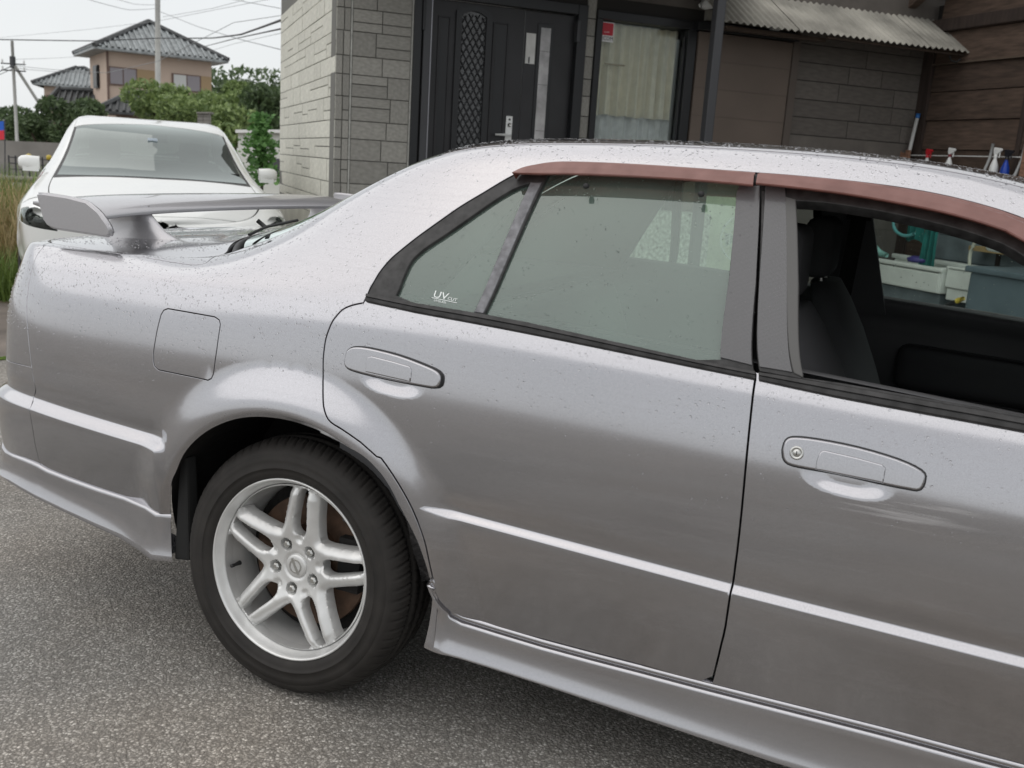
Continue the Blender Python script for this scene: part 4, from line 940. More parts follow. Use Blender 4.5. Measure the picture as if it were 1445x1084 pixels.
for sd in (0,1):
    panel('body_side',wa,wpaint,wcar,holes=[ww],side=sd,sp=(.05,.05),hem=.01)
    panel('front_bumper',nose,wpaint,wcar,holes=[lampL],side=sd,sp=(.04,.04),hem=.012)
    panel('side_window',ww,gl_side,wcar,side=sd,off=-.012,hem=0,gap=-.004,sp=(.06,.06))
lampg=glass_mat('headlamp_glass',(.9,.92,.9),1.2,1.5)
chrome=mat('lamp_reflector',(.75,.76,.74),.12,1)
for sd in (0,1):
    h=panel('headlight',lampL,lampg,wcar,side=sd,off=-.003,gap=.001,hem=.01,sp=(.03,.03))
    panel('lamp_bowl',lampL,mat('lamp_inner',(.72,.73,.72),.25,.6,noise=(9,.5)) if not sd else MATS['lamp_inner'],h,side=sd,off=-.05,gap=-.004,hem=0,sp=(.03,.03))
    P=skin(np.array([20.3]),np.array([5.2]))[0]-np.array([.04,-.01,0]);P=far(P) if sd else P
    b=MB();b.lathe([(.055,.03),(.05,.0),(.03,-.025),(0,-.03)],20,P,'x');b.done('lamp_projector',chrome,h,smooth=True)
panel('bonnet',[(17.45,13.02),(19.4,13.0),(20.9,13.0),(21.0,16),(17.55,16)],wpaint,wcar,both=True,hem=.012,sp=(.05,.05),gap=.003)
panel('roof',[(10.0,13.0),(14.6,13.0),(14.4,16),(10.1,16)],wpaint,wcar,both=True,hem=.01,sp=(.05,.05))
panel('boot_lid',[(1,13.0),(7.2,13.0),(7.2,16),(1,16)],wpaint,wcar,both=True,hem=.01,sp=(.06,.06))
panel('windscreen',[(14.66,13.15),(17.2,13.15),(17.35,14.4),(17.38,16),(14.40,16),(14.46,14.5)],glass_mat('pale_green_windscreen',(.10,.14,.125),1.75,1.5,haze=.05,hazecol=(.4,.45,.43)),wcar,both=True,off=-.002,hem=.004,sp=(.05,.05))
panel('rear_window',[(7.35,13.15),(9.9,13.15),(10.0,16),(7.3,16)],gl_far,wcar,both=True,hem=0,sp=(.06,.06))
panel('windscreen_surround',[(14.55,13.0),(17.35,13.0),(17.55,14.4),(17.58,16),(17.36,16),(17.33,14.4),(17.18,13.17),(14.66,13.17)],dirtyblack,wcar,both=True,off=-.004,hem=.006,sp=(.05,.05),gap=0)
def wbox(name,c,d,m,bev=.02,**k): return rbox(name,c,d,m,wcar,bev,**k)
wbox('dashboard',(2.2,.85,.84),(.5,1.36,.16),trimm);wbox('cabin_floor',(1.2,.85,.35),(3.6,1.5,.05),void);wbox('rear_seat',(.2,.85,.7),(.2,1.2,.6),seatm)
for y in (.5,1.2):
    wbox('front_seat',(1.15,y,.72),(.16,.46,.55),seatm,.05);wbox('headrest',(1.08,y,1.10),(.09,.24,.16),seatm,.04)
b=MB();b.lathe([(.0,.01)],3);b=MB()
ring=[(2.02+.09*math.sin(a),.5+.18*math.cos(a),.90+.15*math.sin(a)) for a in np.linspace(0,2*math.pi,25)];b.tube(ring,.014,6);b.done('steering_wheel',void,wcar,smooth=True)
wbox('interior_mirror',(1.78,.85,1.20),(.03,.22,.06),void,.012)
wbox('inspection_sticker',(1.955,.85,1.165),(.004,.07,.07),mat('sticker_paper',(.55,.62,.7),.6),.001)
for sd in (0,1):
    Y=(lambda y:2*YC-y) if sd else (lambda y:y)
    V=[];F=[];n=14
    for (dy,hw,hh) in ((.05,.030,.045),(.01,.040,.046),(-.03,.044,.050),(-.068,.037,.044),(-.088,.020,.026)):
        for q in range(n):
            a=2*math.pi*q/n;V.append((2.05+math.cos(a)*hw*1.0,Y(.03+dy),.985+math.copysign(abs(math.sin(a))**.8,math.sin(a))*hh))
    for i in range(4):
        for q in range(n): F.append((i*n+q,i*n+(q+1)%n,(i+1)*n+(q+1)%n,(i+1)*n+q))
    F.append(tuple(4*n+q for q in range(n)))
    mir=mesh('door_mirror',V,F,wpaint,wcar,smooth=True);fixn(mir)
    b=MB();b.box((2.05,Y(.02),.945),(.07,.10,.035));b.done('mirror_arm',wpaint,mir)
    panel('inner_structure',shell,void,wcar,off=-.035,hem=0,sp=(.07,.07),side=sd)
for tm in range(2):
    b=MB();b.tube([(2.36,.42+tm*.5,.955),(2.30,.75+tm*.5,.975),(2.28,.95+tm*.5,.98)],.008,6);b.done('wiper',void,wcar,smooth=True)
for (x,y,mir) in ((0,0,0),(2.665,.0,0),(0,1.7,1),(2.665,1.7,1)):
    c=copy_tree(W0,wcar);c.location=(x,y,.31);c.rotation_euler=(0,0,math.pi if mir else 0)
# ================================================================ ground
def asphalt():
    m=bpy.data.materials.new('asphalt');m.use_nodes=True;t=m.node_tree;b=t.nodes['Principled BSDF'];A=t.nodes.new;K=t.links.new
    tc=A('ShaderNodeTexCoord')
    nw=A('ShaderNodeTexNoise');nw.inputs['Scale'].default_value=60;nw.inputs['Detail'].default_value=3;K(tc.outputs['Object'],nw.inputs['Vector'])
    ad=A('ShaderNodeMix');ad.data_type='VECTOR';ad.inputs[0].default_value=.012;K(tc.outputs['Object'],ad.inputs[4]);K(nw.outputs['Color'],ad.inputs[5])
    v=A('ShaderNodeTexVoronoi');v.inputs['Scale'].default_value=150;K(ad.outputs[1],v.inputs['Vector'])
    v2=A('ShaderNodeTexVoronoi');v2.inputs['Scale'].default_value=260;K(ad.outputs[1],v2.inputs['Vector'])
    sc=A('ShaderNodeSeparateColor');K(v.outputs['Color'],sc.inputs[0])
    cr=A('ShaderNodeValToRGB');e=cr.color_ramp.elements;e[0].position=0;e[0].color=(.115,.110,.102,1);e[1].position=.93;e[1].color=(.27,.262,.245,1)
    e2=cr.color_ramp.elements.new(.45);e2.color=(.155,.147,.133,1);e4=cr.color_ramp.elements.new(.75);e4.color=(.21,.20,.185,1);e3=cr.color_ramp.elements.new(1.0);e3.color=(.34,.33,.31,1);K(sc.outputs[0],cr.inputs[0])
    # bitumen between the stones
    mr=A('ShaderNodeMapRange');mr.inputs[1].default_value=.35;mr.inputs[2].default_value=.62;mr.inputs[3].default_value=0;mr.inputs[4].default_value=.75;K(v.outputs['Distance'],mr.inputs[0])
    mx=A('ShaderNodeMix');mx.data_type='RGBA';mx.inputs[7].default_value=(.075,.070,.063,1);K(mr.outputs[0],mx.inputs[0]);K(cr.outputs[0],mx.inputs[6])
    # broad stains: brown dust towards the far left, damp darker patches
    n=A('ShaderNodeTexNoise');n.inputs['Scale'].default_value=1.3;n.inputs['Detail'].default_value=6;K(tc.outputs['Object'],n.inputs['Vector'])
    r=A('ShaderNodeMapRange');r.inputs[1].default_value=.3;r.inputs[2].default_value=.72;r.inputs[3].default_value=1.30;r.inputs[4].default_value=2.1;K(n.outputs['Fac'],r.inputs[0])
    s=A('ShaderNodeVectorMath');s.operation='SCALE';K(mx.outputs[2],s.inputs[0]);K(r.outputs[0],s.inputs['Scale'])
    n2=A('ShaderNodeTexNoise');n2.inputs['Scale'].default_value=.9;n2.inputs['Detail'].default_value=5;K(tc.outputs['Object'],n2.inputs['Vector'])
    r2=A('ShaderNodeMapRange');r2.inputs[1].default_value=.45;r2.inputs[2].default_value=.7;r2.inputs[4].default_value=.30;K(n2.outputs['Fac'],r2.inputs[0])
    m2=A('ShaderNodeMix');m2.data_type='RGBA';m2.blend_type='MULTIPLY';m2.inputs[7].default_value=(1.25,1.02,.80,1);K(r2.outputs[0],m2.inputs[0]);K(s.outputs[0],m2.inputs[6]);K(m2.outputs[2],b.inputs['Base Color'])
    ih=A('ShaderNodeMath');ih.operation='MULTIPLY_ADD';ih.inputs[1].default_value=-1.;ih.inputs[2].default_value=1;K(v.outputs['Distance'],ih.inputs[0])
    i2=A('ShaderNodeMath');i2.operation='MULTIPLY_ADD';i2.inputs[1].default_value=-.35;K(v2.outputs['Distance'],i2.inputs[0]);K(ih.outputs[0],i2.inputs[2])
    i3=A('ShaderNodeMath');i3.operation='MULTIPLY_ADD';i3.inputs[1].default_value=.7;K(sc.outputs[1],i3.inputs[0]);K(i2.outputs[0],i3.inputs[2])
    bp=A('ShaderNodeBump');bp.inputs['Strength'].default_value=1;bp.inputs['Distance'].default_value=.0026;K(i3.outputs[0],bp.inputs['Height']);K(bp.outputs[0],b.inputs['Normal'])
    b.inputs['Roughness'].default_value=.62;b.inputs['Specular IOR Level'].default_value=.5
    return m
asph=asphalt()
b=MB();b.quad((-400,-300,0),(400,-300,0),(400,500,0),(-400,500,0));g=b.done('ground',asph,kind='structure')
# old brownish yard slab beyond, with joints, and a low mossy edge
conc=mat('worn_concrete',(.17,.145,.125),.85,noise=(3,.35,8),bump=(40,.5,.004))
def flat(name,pix,z,m,**k):
    P=[]
    for x,y in pix:
        D=CW+(x-722.5)/1350*CR-(y-542)/1350*CU;t=(z-CP[2])/D[2];P.append(tuple(CP+D*t))
    return P
P=flat('x',[(-260,345),(34,352),(34,505),(-260,500)],.004,conc)
b=MB();b.quad(*[(p[0],p[1],.004) for p in P]);b.done('concrete_apron',conc,kind='structure')
moss=mat('moss',(.10,.16,.03),.95,noise=(60,.4),bump=(200,1,.004))
b=MB()
L0=np.array(flat('x',[(-200,508),(30,507)],.0,moss))
for i in range(260):
    t=random.random();p=L0[0]*(1-t)+L0[1]*t+rng.normal(0,.012,3)*[1,1,0];r=random.uniform(.008,.02);b.lathe([(r,.0),(r*.8,r*.5),(0,r*.7)],6,(p[0],p[1],0.003))
b.done('moss',moss,kind='stuff',smooth=True)
# ================================================================ the house
HC=np.array([-2.86867,4.37341]);HA=math.radians(44.207);HE=np.array([math.cos(HA),math.sin(HA)]);HN=np.array([math.sin(HA),-math.cos(HA)])
def hw(s,z,o=0.): p=HC+HE*s+HN*o;return (p[0],p[1],z)      # along the wall, height, out from the wall
HM=Matrix(((HE[0],HN[0],0,HC[0]),(HE[1],HN[1],0,HC[1]),(0,0,1,0),(0,0,0,1)))   # local x along wall, y out of the wall, z up (mirrored handedness handled by fixn)
house=empty('house',(0,0,0),label='grey block-faced house with black front door, curtained window and brown shutter',cat='house')
def hb(name,s0,s1,z0,z1,o0,o1,m,parent=house,bev=0,seg=2,**k):
    b=MB();b.hexa([hw(s0,z0,o0),hw(s1,z0,o0),hw(s1,z0,o1),hw(s0,z0,o1),hw(s0,z1,o0),hw(s1,z1,o0),hw(s1,z1,o1),hw(s0,z1,o1)])
    o=b.done(name,m,parent,**k);fixn(o)
    if bev: bevel(o,bev,seg)
    return o
side_sid=mat('lit_grey_siding',(.58,.57,.505),.85,vary=.06,noise=(5,.12,8),bump=(70,.55,.004))  # lighter copy for the side wall, its stronger light put into the colour
side_dark=mat('shaded_grey_siding',(.30,.292,.265),.85,vary=.12,noise=(6,.16,8),bump=(70,.55,.004))  # darker copy of the siding, the front wall's shade put into the colour
brown_sid=mat('brown_grey_siding',(.125,.112,.10),.85,vary=.10,noise=(6,.15,8),bump=(60,.5,.003))
joint=mat('siding_joint',(.15,.147,.135),.9);jdark=mat('dark_siding_joint',(.03,.028,.026),.9)
seal=mat('sealant',(.42,.42,.39),.7,noise=(30,.2));frameb=mat('black_aluminium',(.016,.017,.019),.38,.2);framec=mat('charcoal_aluminium',(.055,.056,.06),.45,.3)
doorm=mat('charcoal_steel_door',(.026,.026,.028),.42,.3,noise=(3,.2),bump=(400,.1,.0003))
whitep=mat('white_plastic',(.72,.73,.72),.35)
# walls (behind the blocks)
hb('wall',.0,.565,0,2.75,-.20,-.012,joint);hb('wall',2.935,9.0,0,2.75,-.20,-.012,jdark);hb('wall',1.955,2.035,0,2.75,-.2,-.012,jdark);hb('wall',2.035,2.935,2.50,2.75,-.2,-.012,jdark);hb('wall',2.035,2.935,0,.3,-.2,-.012,jdark);hb('wall',.565,1.955,2.52,2.75,-.2,-.012,jdark)
hb('upper_wall',0,9,2.75,5.6,-.20,-.0,brown_sid)
b=MB();b.hexa([hw(0,0,-3.22),hw(.19,0,-3.22),hw(.19,0,-.2),hw(0+.012,0,-.2),hw(0.012,5.6,-3.22),hw(.19,5.6,-3.22),hw(.19,5.6,-.2),hw(.012,5.6,-.2)]);fixn(b.done('side_wall',joint,house))
# roof of the house, out of sight above
# blocks: 455 mm boards each moulded as a random ashlar of three courses
unit=bpy.data.meshes.new('siding_block')
bm=bmesh.new();bmesh.ops.create_cube(bm,size=1);unit_v=[]
bmesh.ops.bevel(bm,geom=[e for e in bm.edges if all(v.co.y>0 for v in e.verts)],offset=.06,segments=1,affect='EDGES');bm.to_mesh(unit);bm.free()
nblk=0
def block(s0,s1,z0,z1,face,m,proud):
    """face 0 = front wall, 1 = side wall"""
    global nblk
    me=bcache.get((m.name));
    if me is None: me=unit.copy();me.materials.append(m);bcache[m.name]=me
    o=bpy.data.objects.new('siding_block',me);COL.objects.link(o);o.parent=house
    g=.0035;L_=s1-s0-2*g;Hh=z1-z0-2*g;sc_=(s0+s1)/2
    if face==0: X=Vector((*HE,0));Y=Vector((*HN,0));c=hw(sc_,(z0+z1)/2,-.012+proud/2)
    else: X=Vector((-HN[0],-HN[1],0));Y=Vector((-HE[0],-HE[1],0));p=HC-HN*sc_+HE*(.012-proud/2);c=(p[0],p[1],(z0+z1)/2)
    Zv=Vector((0,0,1))
    M=Matrix((X*L_,Y*proud,Zv*Hh)).transposed().to_4x4();M.translation=c
    o.matrix_world=M;nblk+=1
bcache={}
def board(s0,s1,zt,face,m,seed,pr=.012,min_=.10,max_=.26):
    r=random.Random(seed);H=.455
    for (a,bz) in ((0,.17),(.17,.30),(.30,.455)):
        s=s0
        while s<s1-.001:
            w_=r.uniform(min_,max_)
            if s1-s-w_<min_*.7: w_=s1-s
            w_=min(w_,s1-s)
            if r.random()<.45 and bz-a>.14:
                q=a+(bz-a)*r.choice((.42,.58));block(s,s+w_,zt-q,zt-a,face,m,pr+r.uniform(-.001,.002));block(s,s+w_,zt-bz,zt-q,face,m,pr+r.uniform(-.001,.002))
            else: block(s,s+w_,zt-bz,zt-a,face,m,pr+r.uniform(-.001,.0025))
            s+=w_
# joints at z 2.144, 1.689, 1.234
for i,zt in enumerate((2.599,2.144,1.689,1.234)):
    board(0.0,.105,zt,0,side_dark,i+10,min_=.05,max_=.06);board(.118,.555,zt,0,side_dark,i+20,min_=.15,max_=.30)
for i,zt in enumerate((2.599,2.144,1.689,1.234)):
    for h0 in (0,):
        board(0.0,3.22,zt,1,side_sid,i+40,pr=.010,min_=.30,max_=.62)
for i,zt in enumerate((2.599,2.144)):
    for a,bz in ((0,.155),(.155,.305),(.305,.455)):
        r=random.Random(i*7+int(a*100));s=3.95
        while s<5.33:
            w_=r.uniform(.35,.75);w_=min(w_,5.35-s) if 5.35-s-w_>.15 else 5.35-s;block(s,s+w_,zt-bz,zt-a,0,brown_sid,.008+r.uniform(-.001,.003));s+=w_
hb('siding_board',3.95,5.35,.9,1.685,-.012,-.001,brown_sid);hb('siding_board',5.35,9,.0,2.7,-.012,-.001,brown_sid);hb('siding_board',3.95,5.35,0,.897,-.012,-.001,brown_sid)
for i,zt in enumerate((2.599,2.144,1.689,1.234)): board(1.955,2.035,zt,0,side_dark,i+80,min_=.08,max_=.08)
hb('siding_board',0,.555,0,.775,-.012,-.002,side_dark);hb('siding_board',.565,3.95,2.60,2.74,-.012,-.001,brown_sid)
b=MB();b.hexa([hw(-.001,0,-3.2),hw(.012,0,-3.2),hw(.012,0,-.0),hw(-.001,0,-.0),hw(-.001,.775,-3.2),hw(.012,.775,-3.2),hw(.012,.775,-.0),hw(-.001,.775,-.0)]);fixn(b.done('siding_board',side_sid,house))
hb('sealant_line',.106,.117,1.24,2.74,-.012,.004,seal);hb('sealant_line',.106,.117,.3,1.236,-.012,.006,seal);hb('sealant_line',.556,.566,.3,2.74,-.012,.006,seal)
# front door set
fd=hb('front_door',.70,1.455,.35,2.44,-.075,-.040,doorm,bev=.004)
fl=hb('door_side_leaf',1.462,1.872,.35,2.44,-.075,-.042,doorm,bev=.004)
hb('door_frame',.567,.625,.3,2.52,-.10,.022,frameb,bev=.004);hb('door_frame',.64,.70,.3,2.50,-.10,.030,framec,bev=.004);hb('frame_seal',.625,.64,.3,2.5,-.1,-.01,void)
hb('door_frame',1.876,1.955,.3,2.52,-.10,.022,frameb,bev=.004);hb('door_lintel',.70,1.876,2.444,2.52,-.10,.018,frameb,bev=.004)
hb('edge_highlight_strip',.693,.700,.3,2.45,-.03,.034,mat('edge_highlight',(.25,.25,.27),.35,.7))  # light strip painting the highlight along the door post
def grooved(p,s0,s1,z0,z1,o=-.040,w_=.010):
    for a in ((s0,s0+w_,z0,z1),(s1-w_,s1,z0,z1),(s0+w_,s1-w_,z1-w_,z1)): hb('panel_moulding',a[0],a[1],a[2],a[3],o,o+.010,doorm,p,bev=.002)
grooved(fd,.765,.860,.5,2.325);grooved(fd,1.20,1.325,.5,2.325)
hb('recess_shade',.785,.84,.5,2.305,-.040,-.0385,frameb,fd);hb('recess_shade',1.225,1.30,.5,2.305,-.040,-.0385,frameb,fd)  # dark strips on the flat door face paint the shade of grooves
# arched glass panel with twisted lattice
b=MB();nA=10
def arch_frame(s0,s1,zb,zs,rise,w_,o0,o1,m,name,parent):
    V=[];ts=np.linspace(0,1,13)
    out=[(s0,zb),(s0,zs)]+[(s0+(s1-s0)*t,zs+rise*math.sin(math.pi*t)) for t in ts[1:-1]]+[(s1,zs),(s1,zb)]
    inn=[(s0+w_,zb),(s0+w_,zs-w_*.6)]+[(s0+w_+(s1-s0-2*w_)*t,zs-w_*.6+rise*.75*math.sin(math.pi*t)) for t in ts[1:-1]]+[(s1-w_,zs-w_*.6),(s1-w_,zb)]
    n=len(out)
    for (s,z) in out: V.append(hw(s,z,o0))
    for (s,z) in out: V.append(hw(s,z,o1))
    for (s,z) in inn: V.append(hw(s,z,o1))
    for (s,z) in inn: V.append(hw(s,z,o0))
    F=[(i,i+1,n+i+1,n+i) for i in range(n-1)]+[(n+i,n+i+1,2*n+i+1,2*n+i) for i in range(n-1)]+[(2*n+i,2*n+i+1,3*n+i+1,3*n+i) for i in range(n-1)]
    return fixn(mesh(name,V,F,m,parent))
arch_frame(.90,1.185,.5,2.375,.045,.045,-.040,-.018,frameb,'glass_surround',fd)
dg_=mat('dark_obscure_glass',(.05,.053,.057),.20,.0,spec=.8,noise=(30,.5,5),bump=(60,1.0,.004))
hb('door_glass',.94,1.145,.5,2.40,-.040,-.037,dg_,fd)
for sgn in (1,-1):
    for i in range(-3,24):
        z0=.5+i*.085;b=MB();pts=[]
        s_a,s_b=.945,1.14;za=z0 if sgn>0 else z0+.34;zb_=z0+.34 if sgn>0 else z0
        pts=[(s_a+(s_b-s_a)*t,za+(zb_-za)*t) for t in np.linspace(0,1,12)];pts=[q for q in pts if .52<q[1]<2.365]
        if len(pts)>2: b.tube([hw(q[0],q[1],-.030) for q in pts],.0042,5);b.done('lattice_bar',frameb,fd,smooth=True)
b=MB()
for i in range(70):
    for s_ in (.948,1.137): 
        p=hw(s_+random.uniform(-.003,.003),.55+i*.026,-.027);b.lathe([(0,.006),(.007,.0),(0,-.006)],6,p)
b.done('lattice_scrolls',frameb,fd,kind='stuff',smooth=True)
hp=hb('handle_plate',1.345,1.398,1.42,1.645,-.040,-.030,whitep,fd,bev=.004)
b=MB();b.tube([hw(1.372,1.50,-.03),hw(1.372,1.50,.012),hw(1.355,1.50,.020),hw(1.245,1.497,.020)],[.009,.009,.010,.008],10);b.done('lever_handle',whitep,fd,smooth=True)
M0=Matrix.Translation(hw(1.372,1.578,-.030));b=MB();b.tube([hw(1.372,1.578,-.032),hw(1.372,1.578,-.022)],.015,18);b.done('lock_cylinder',steel,fd,smooth=True);hb('lock_window',1.364,1.380,1.612,1.626,-.031,-.028,void,fd)
hb('side_glass_frame',1.565,1.70,.5,2.355,-.042,-.034,frameb,fl,bev=.002)
sg=mat('mirror_like_glass',(.30,.29,.29),.12,.0,spec=1,noise=(5,.6,6));hb('side_glass',1.590,1.672,.52,2.325,-.036,-.031,sg,fl)
for z_ in (1.2,1.55,1.9,2.15): hb('glass_wire',1.590,1.672,z_,z_+.0025,-.0312,-.0302,frameb,fl)
nl=hb('paper_notice',1.475,1.553,2.05,2.275,-.041,-.039,mat('weathered_paper',(.62,.62,.60),.7,noise=(12,.12)),fl)
hb('print_smudge',1.50,1.512,2.055,2.10,-.0391,-.0382,framec,fl)
hb('hinge',1.868,1.895,2.24,2.40,-.03,.034,framec,fl,bev=.006);hb('hinge',.628,.650,2.20,2.45,-.02,.036,frameb,fd,bev=.006);hb('door_closer_plate',.86,.95,2.452,2.475,.018,.028,whitep,fd)
# step and threshold
stp=mat('step_tiles',(.20,.19,.18),.7,noise=(8,.2));hb('door_step',.4,2.6,0,.30,-.1,1.2,stp,bev=.01)
# window
wf=hb('window',2.035,2.90,2.435,2.50,-.10,.035,frameb,bev=.004)
for a in ((2.035,2.085),(2.855,2.935)): hb('window_stile',a[0],a[1],.35,2.435,-.10,.030,frameb,wf,bev=.004)
hb('window_stile',2.84,2.852,1.2,2.30,-.045,-.005,framec,wf);hb('window_catch',2.842,2.850,2.30,2.38,-.03,-.012,framec,wf)
hb('window_pane',2.085,2.855,.35,2.435,-.045,-.041,gl_house,wf)
hb('window_sill',2.035,2.935,.30,.35,-.1,.05,frameb,wf)
room=mat('room_plaster',(.55,.54,.50),.9);hb('room_back',1.9,3.2,.3,2.7,-1.4,-1.3,room,wf);hb('room_side',1.86,1.9,.3,2.7,-1.4,-.2,room,wf);hb('room_side',3.2,3.24,.3,2.7,-1.4,-.2,room,wf);hb('room_ceiling',1.86,3.24,2.7,2.74,-1.4,-.0,room,wf);hb('room_floor',1.86,3.24,.25,.3,-1.4,-.2,room,wf);
def curtain(name,s0,s1,z0,z1,o,amp,k,m,seed=0,thick=.002,flare=.0):
    nx,nz=150,26;V=[];r=random.Random(seed);ph=[r.uniform(0,6) for _ in range(6)]
    for j in range(nz+1):
        t=j/nz
        for i in range(nx+1):
            x=i/nx;wv=math.sin(x*k+ph[0]+.5*math.sin(x*5+ph[1]))+.45*math.sin(x*k*1.9+ph[2]+t*.6)+.25*math.sin(x*k*.37+ph[3]);a=amp*(.45+.55*t)
            sag=.006*math.sin(x*k*.5+ph[4]) if j==nz else 0
            V.append(hw(s0+(s1-s0)*x+.010*math.sin(x*k*.7+ph[5])*t,z1-(z1-z0)*t+sag,o+a*wv))
    F=[(j*(nx+1)+i,j*(nx+1)+i+1,(j+1)*(nx+1)+i+1,(j+1)*(nx+1)+i) for j in range(nz) for i in range(nx)]
    return mesh(name,V,F,m,wf,smooth=True)
cur=mat('cream_curtain',(.90,.83,.69),.9,sheen=.2,noise=(16,.08,4));net_=mat('white_net_curtain',(.78,.78,.80),.9,noise=(20,.1))
curtain('curtain',2.13,2.845,1.72,2.43,-.120,.040,52,cur,3);curtain('net_curtain',2.09,2.85,.4,2.42,-.17,.028,44,net_,8)
hb('curtain_band',2.165,2.35,2.105,2.12,-.068,-.066,mat('curtain_trim',(.45,.36,.24),.9),wf)
hb('security_plate',2.048+.04,2.215,2.275,2.425,-.0405,-.0385,mat('sticker_white',(.78,.78,.78),.4),wf)
redm=mat('sticker_red',(.52,.005,.022),.35);hb('security_plate_red',2.095,2.208,2.325,2.418,-.0384,-.0374,redm,wf)
MT2=Matrix((Vector((*HE,0)),Vector((0,0,1)),Vector((*HN,0)))).transposed().to_4x4()
def wtext(s,size,s_,z_,o_,m,parent=wf,sxx=1.):
    M=Matrix.Translation(hw(s_,z_,o_))@MT2@Matrix.Diagonal((sxx,1,1,1));return text('sticker_lettering',s,size,m,M,parent,.0003,'CENTER')
wtext('SECOM',.042,2.151,2.288,-.0372,void,sxx=.9);wtext('ALARM',.014,2.151,2.345,-.0366,whitep)
# shutter box and panel
hb('shutter_rail',2.90,3.88,2.435,2.50,-.06,.10,frameb,bev=.004)
shm=mat('brown_shutter',(.145,.115,.095),.6,.2,noise=(2,.1),bump=(300,.15,.0006));hb('storm_shutter',2.945,3.86,.35,2.43,-.01,.045,shm,bev=.004)
for i in range(1,9): hb('shutter_rib',2.945,3.86,2.43-i*.22,2.43-i*.22+.004,.045,.0475,mat('shutter_rib_brown',(.105,.083,.068),.6) if i==1 else MATS['shutter_rib_brown'])
hb('shutter_post',3.862,3.93,.3,2.52,-.01,.06,mat('brown_post',(.10,.082,.070),.65))
# porch roof over the door and window (out of view; its depth set by how much it shades them)
timb=mat('dark_timber',(.055,.038,.028),.8,noise=(6,.4,6,(1,1,8)),bump=(60,.5,.002))
porch=empty('porch_roof',(0,0,0),label='porch roof over the house door and window, unseen above the top edge',cat='roof')
hb('roof_deck',-.1,3.2,2.86,2.90,0.02,1.25,timb,porch);hb('roof_beam',-.1,3.2,2.76,2.86,.95,1.06,frameb,porch)
for i in range(7): hb('rafter',.1+i*.5,.16+i*.5,2.80,2.86,.05,1.22,timb,porch)
post=empty('porch_post',hw(2.53,0,1.0),label='slim charcoal metal post standing in front of the window and shutter',cat='post')
b=MB();b.hexa([hw(2.497,0,.97),hw(2.567,0,.97),hw(2.567,0,1.04),hw(2.497,0,1.04),hw(2.487,2.76,.97),hw(2.557,2.76,.97),hw(2.557,2.76,1.04),hw(2.487,2.76,1.04)]);o=fixn(b.done('shaft',framec,None));bevel(o,.008);o.parent=post;o.matrix_parent_inverse=Matrix.Translation([-q for q in hw(2.53,0,1.0)])
o=hb('base_plate',2.46,2.60,0,.012,.93,1.08,framec,None);o.parent=post;o.matrix_parent_inverse=Matrix.Translation([-q for q in hw(2.53,0,1.0)])
# wall lamp and hoist hook beside the post
lamp=empty('wall_lamp',(0,0,0),label='small dark outdoor wall lamp high beside the charcoal post',cat='lamp')
b=MB();b.tube([hw(2.90,2.68,.0),hw(2.90,2.68,.12),hw(2.93,2.64,.16)],.016,10);b.done('bracket',frameb,lamp,smooth=True);b=MB();b.tube([hw(2.86,2.60,.16),hw(2.90,2.62,.16),hw(2.99,2.63,.16),hw(3.02,2.63,.16)],[.02,.045,.035,.015],14);b.done('lamp_head',whitep,lamp,smooth=True)
# corrugated awning in three sheets
awn=empty('corrugated_awning',(0,0,0),label='pale weathered corrugated awning sloping out from the wall above the brown siding',cat='awning')
corr=mat('weathered_corrugate',(.33,.315,.275),.8,noise=(3,.35,8),bump=(90,.5,.002))
OA=.50;zA,zB=2.455,2.83;sA,sB=3.10,5.42
def sheet(s0,s1,dz):
    nx=int((s1-s0)/.0635*8);V=[];
    for j,(o_,z_) in enumerate(((-.35,zB+.16),(OA,zA))):
        for i in range(nx+1):
            s_=s0+(s1-s0)*i/nx;V.append(hw(s_,z_+dz+.009*math.sin(2*math.pi*s_/.0635)+.003*math.sin(s_*3),o_))
    n=nx+1
    V+= [(p[0],p[1],p[2]-.003) for p in V];F=[]
    for i in range(nx): F+=[(i,i+1,n+i+1,n+i),(2*n+i,3*n+i,3*n+i+1,2*n+i+1),(n+i,n+i+1,3*n+i+1,3*n+i)]
    return mesh('corrugated_sheet',V,F,corr,awn,smooth=False)
for i,(a,b_) in enumerate(((2.88,3.62),(3.58,4.30),(4.26,4.98),(4.94,5.46))): sheet(a,b_,(i%2)*.006)
for i,s_ in enumerate((3.2,3.9,4.55,5.3)): hb('awning_rafter',s_,s_+.045,2.50,2.54,0,.02,timb,awn)
hb('purlin',3.0,3.95,2.415,2.445,.30,.36,timb,awn);hb('purlin',3.9,5.4,2.43,2.445,.42,.45,timb,awn)
hb('wall_plate',3.0,3.92,2.52,2.60,.0,.05,mat('pale_batten',(.28,.27,.24),.8),awn);hb('pipe_clip',3.60,3.66,2.50,2.56,.05,.12,whitep,awn)
b=MB();b.tube([hw(5.18,2.42,.44),hw(5.19,2.38,.46),hw(5.24,2.37,.47),hw(5.27,2.40,.48)],.008,8);b.done('gutter_hook',void,awn,smooth=True)
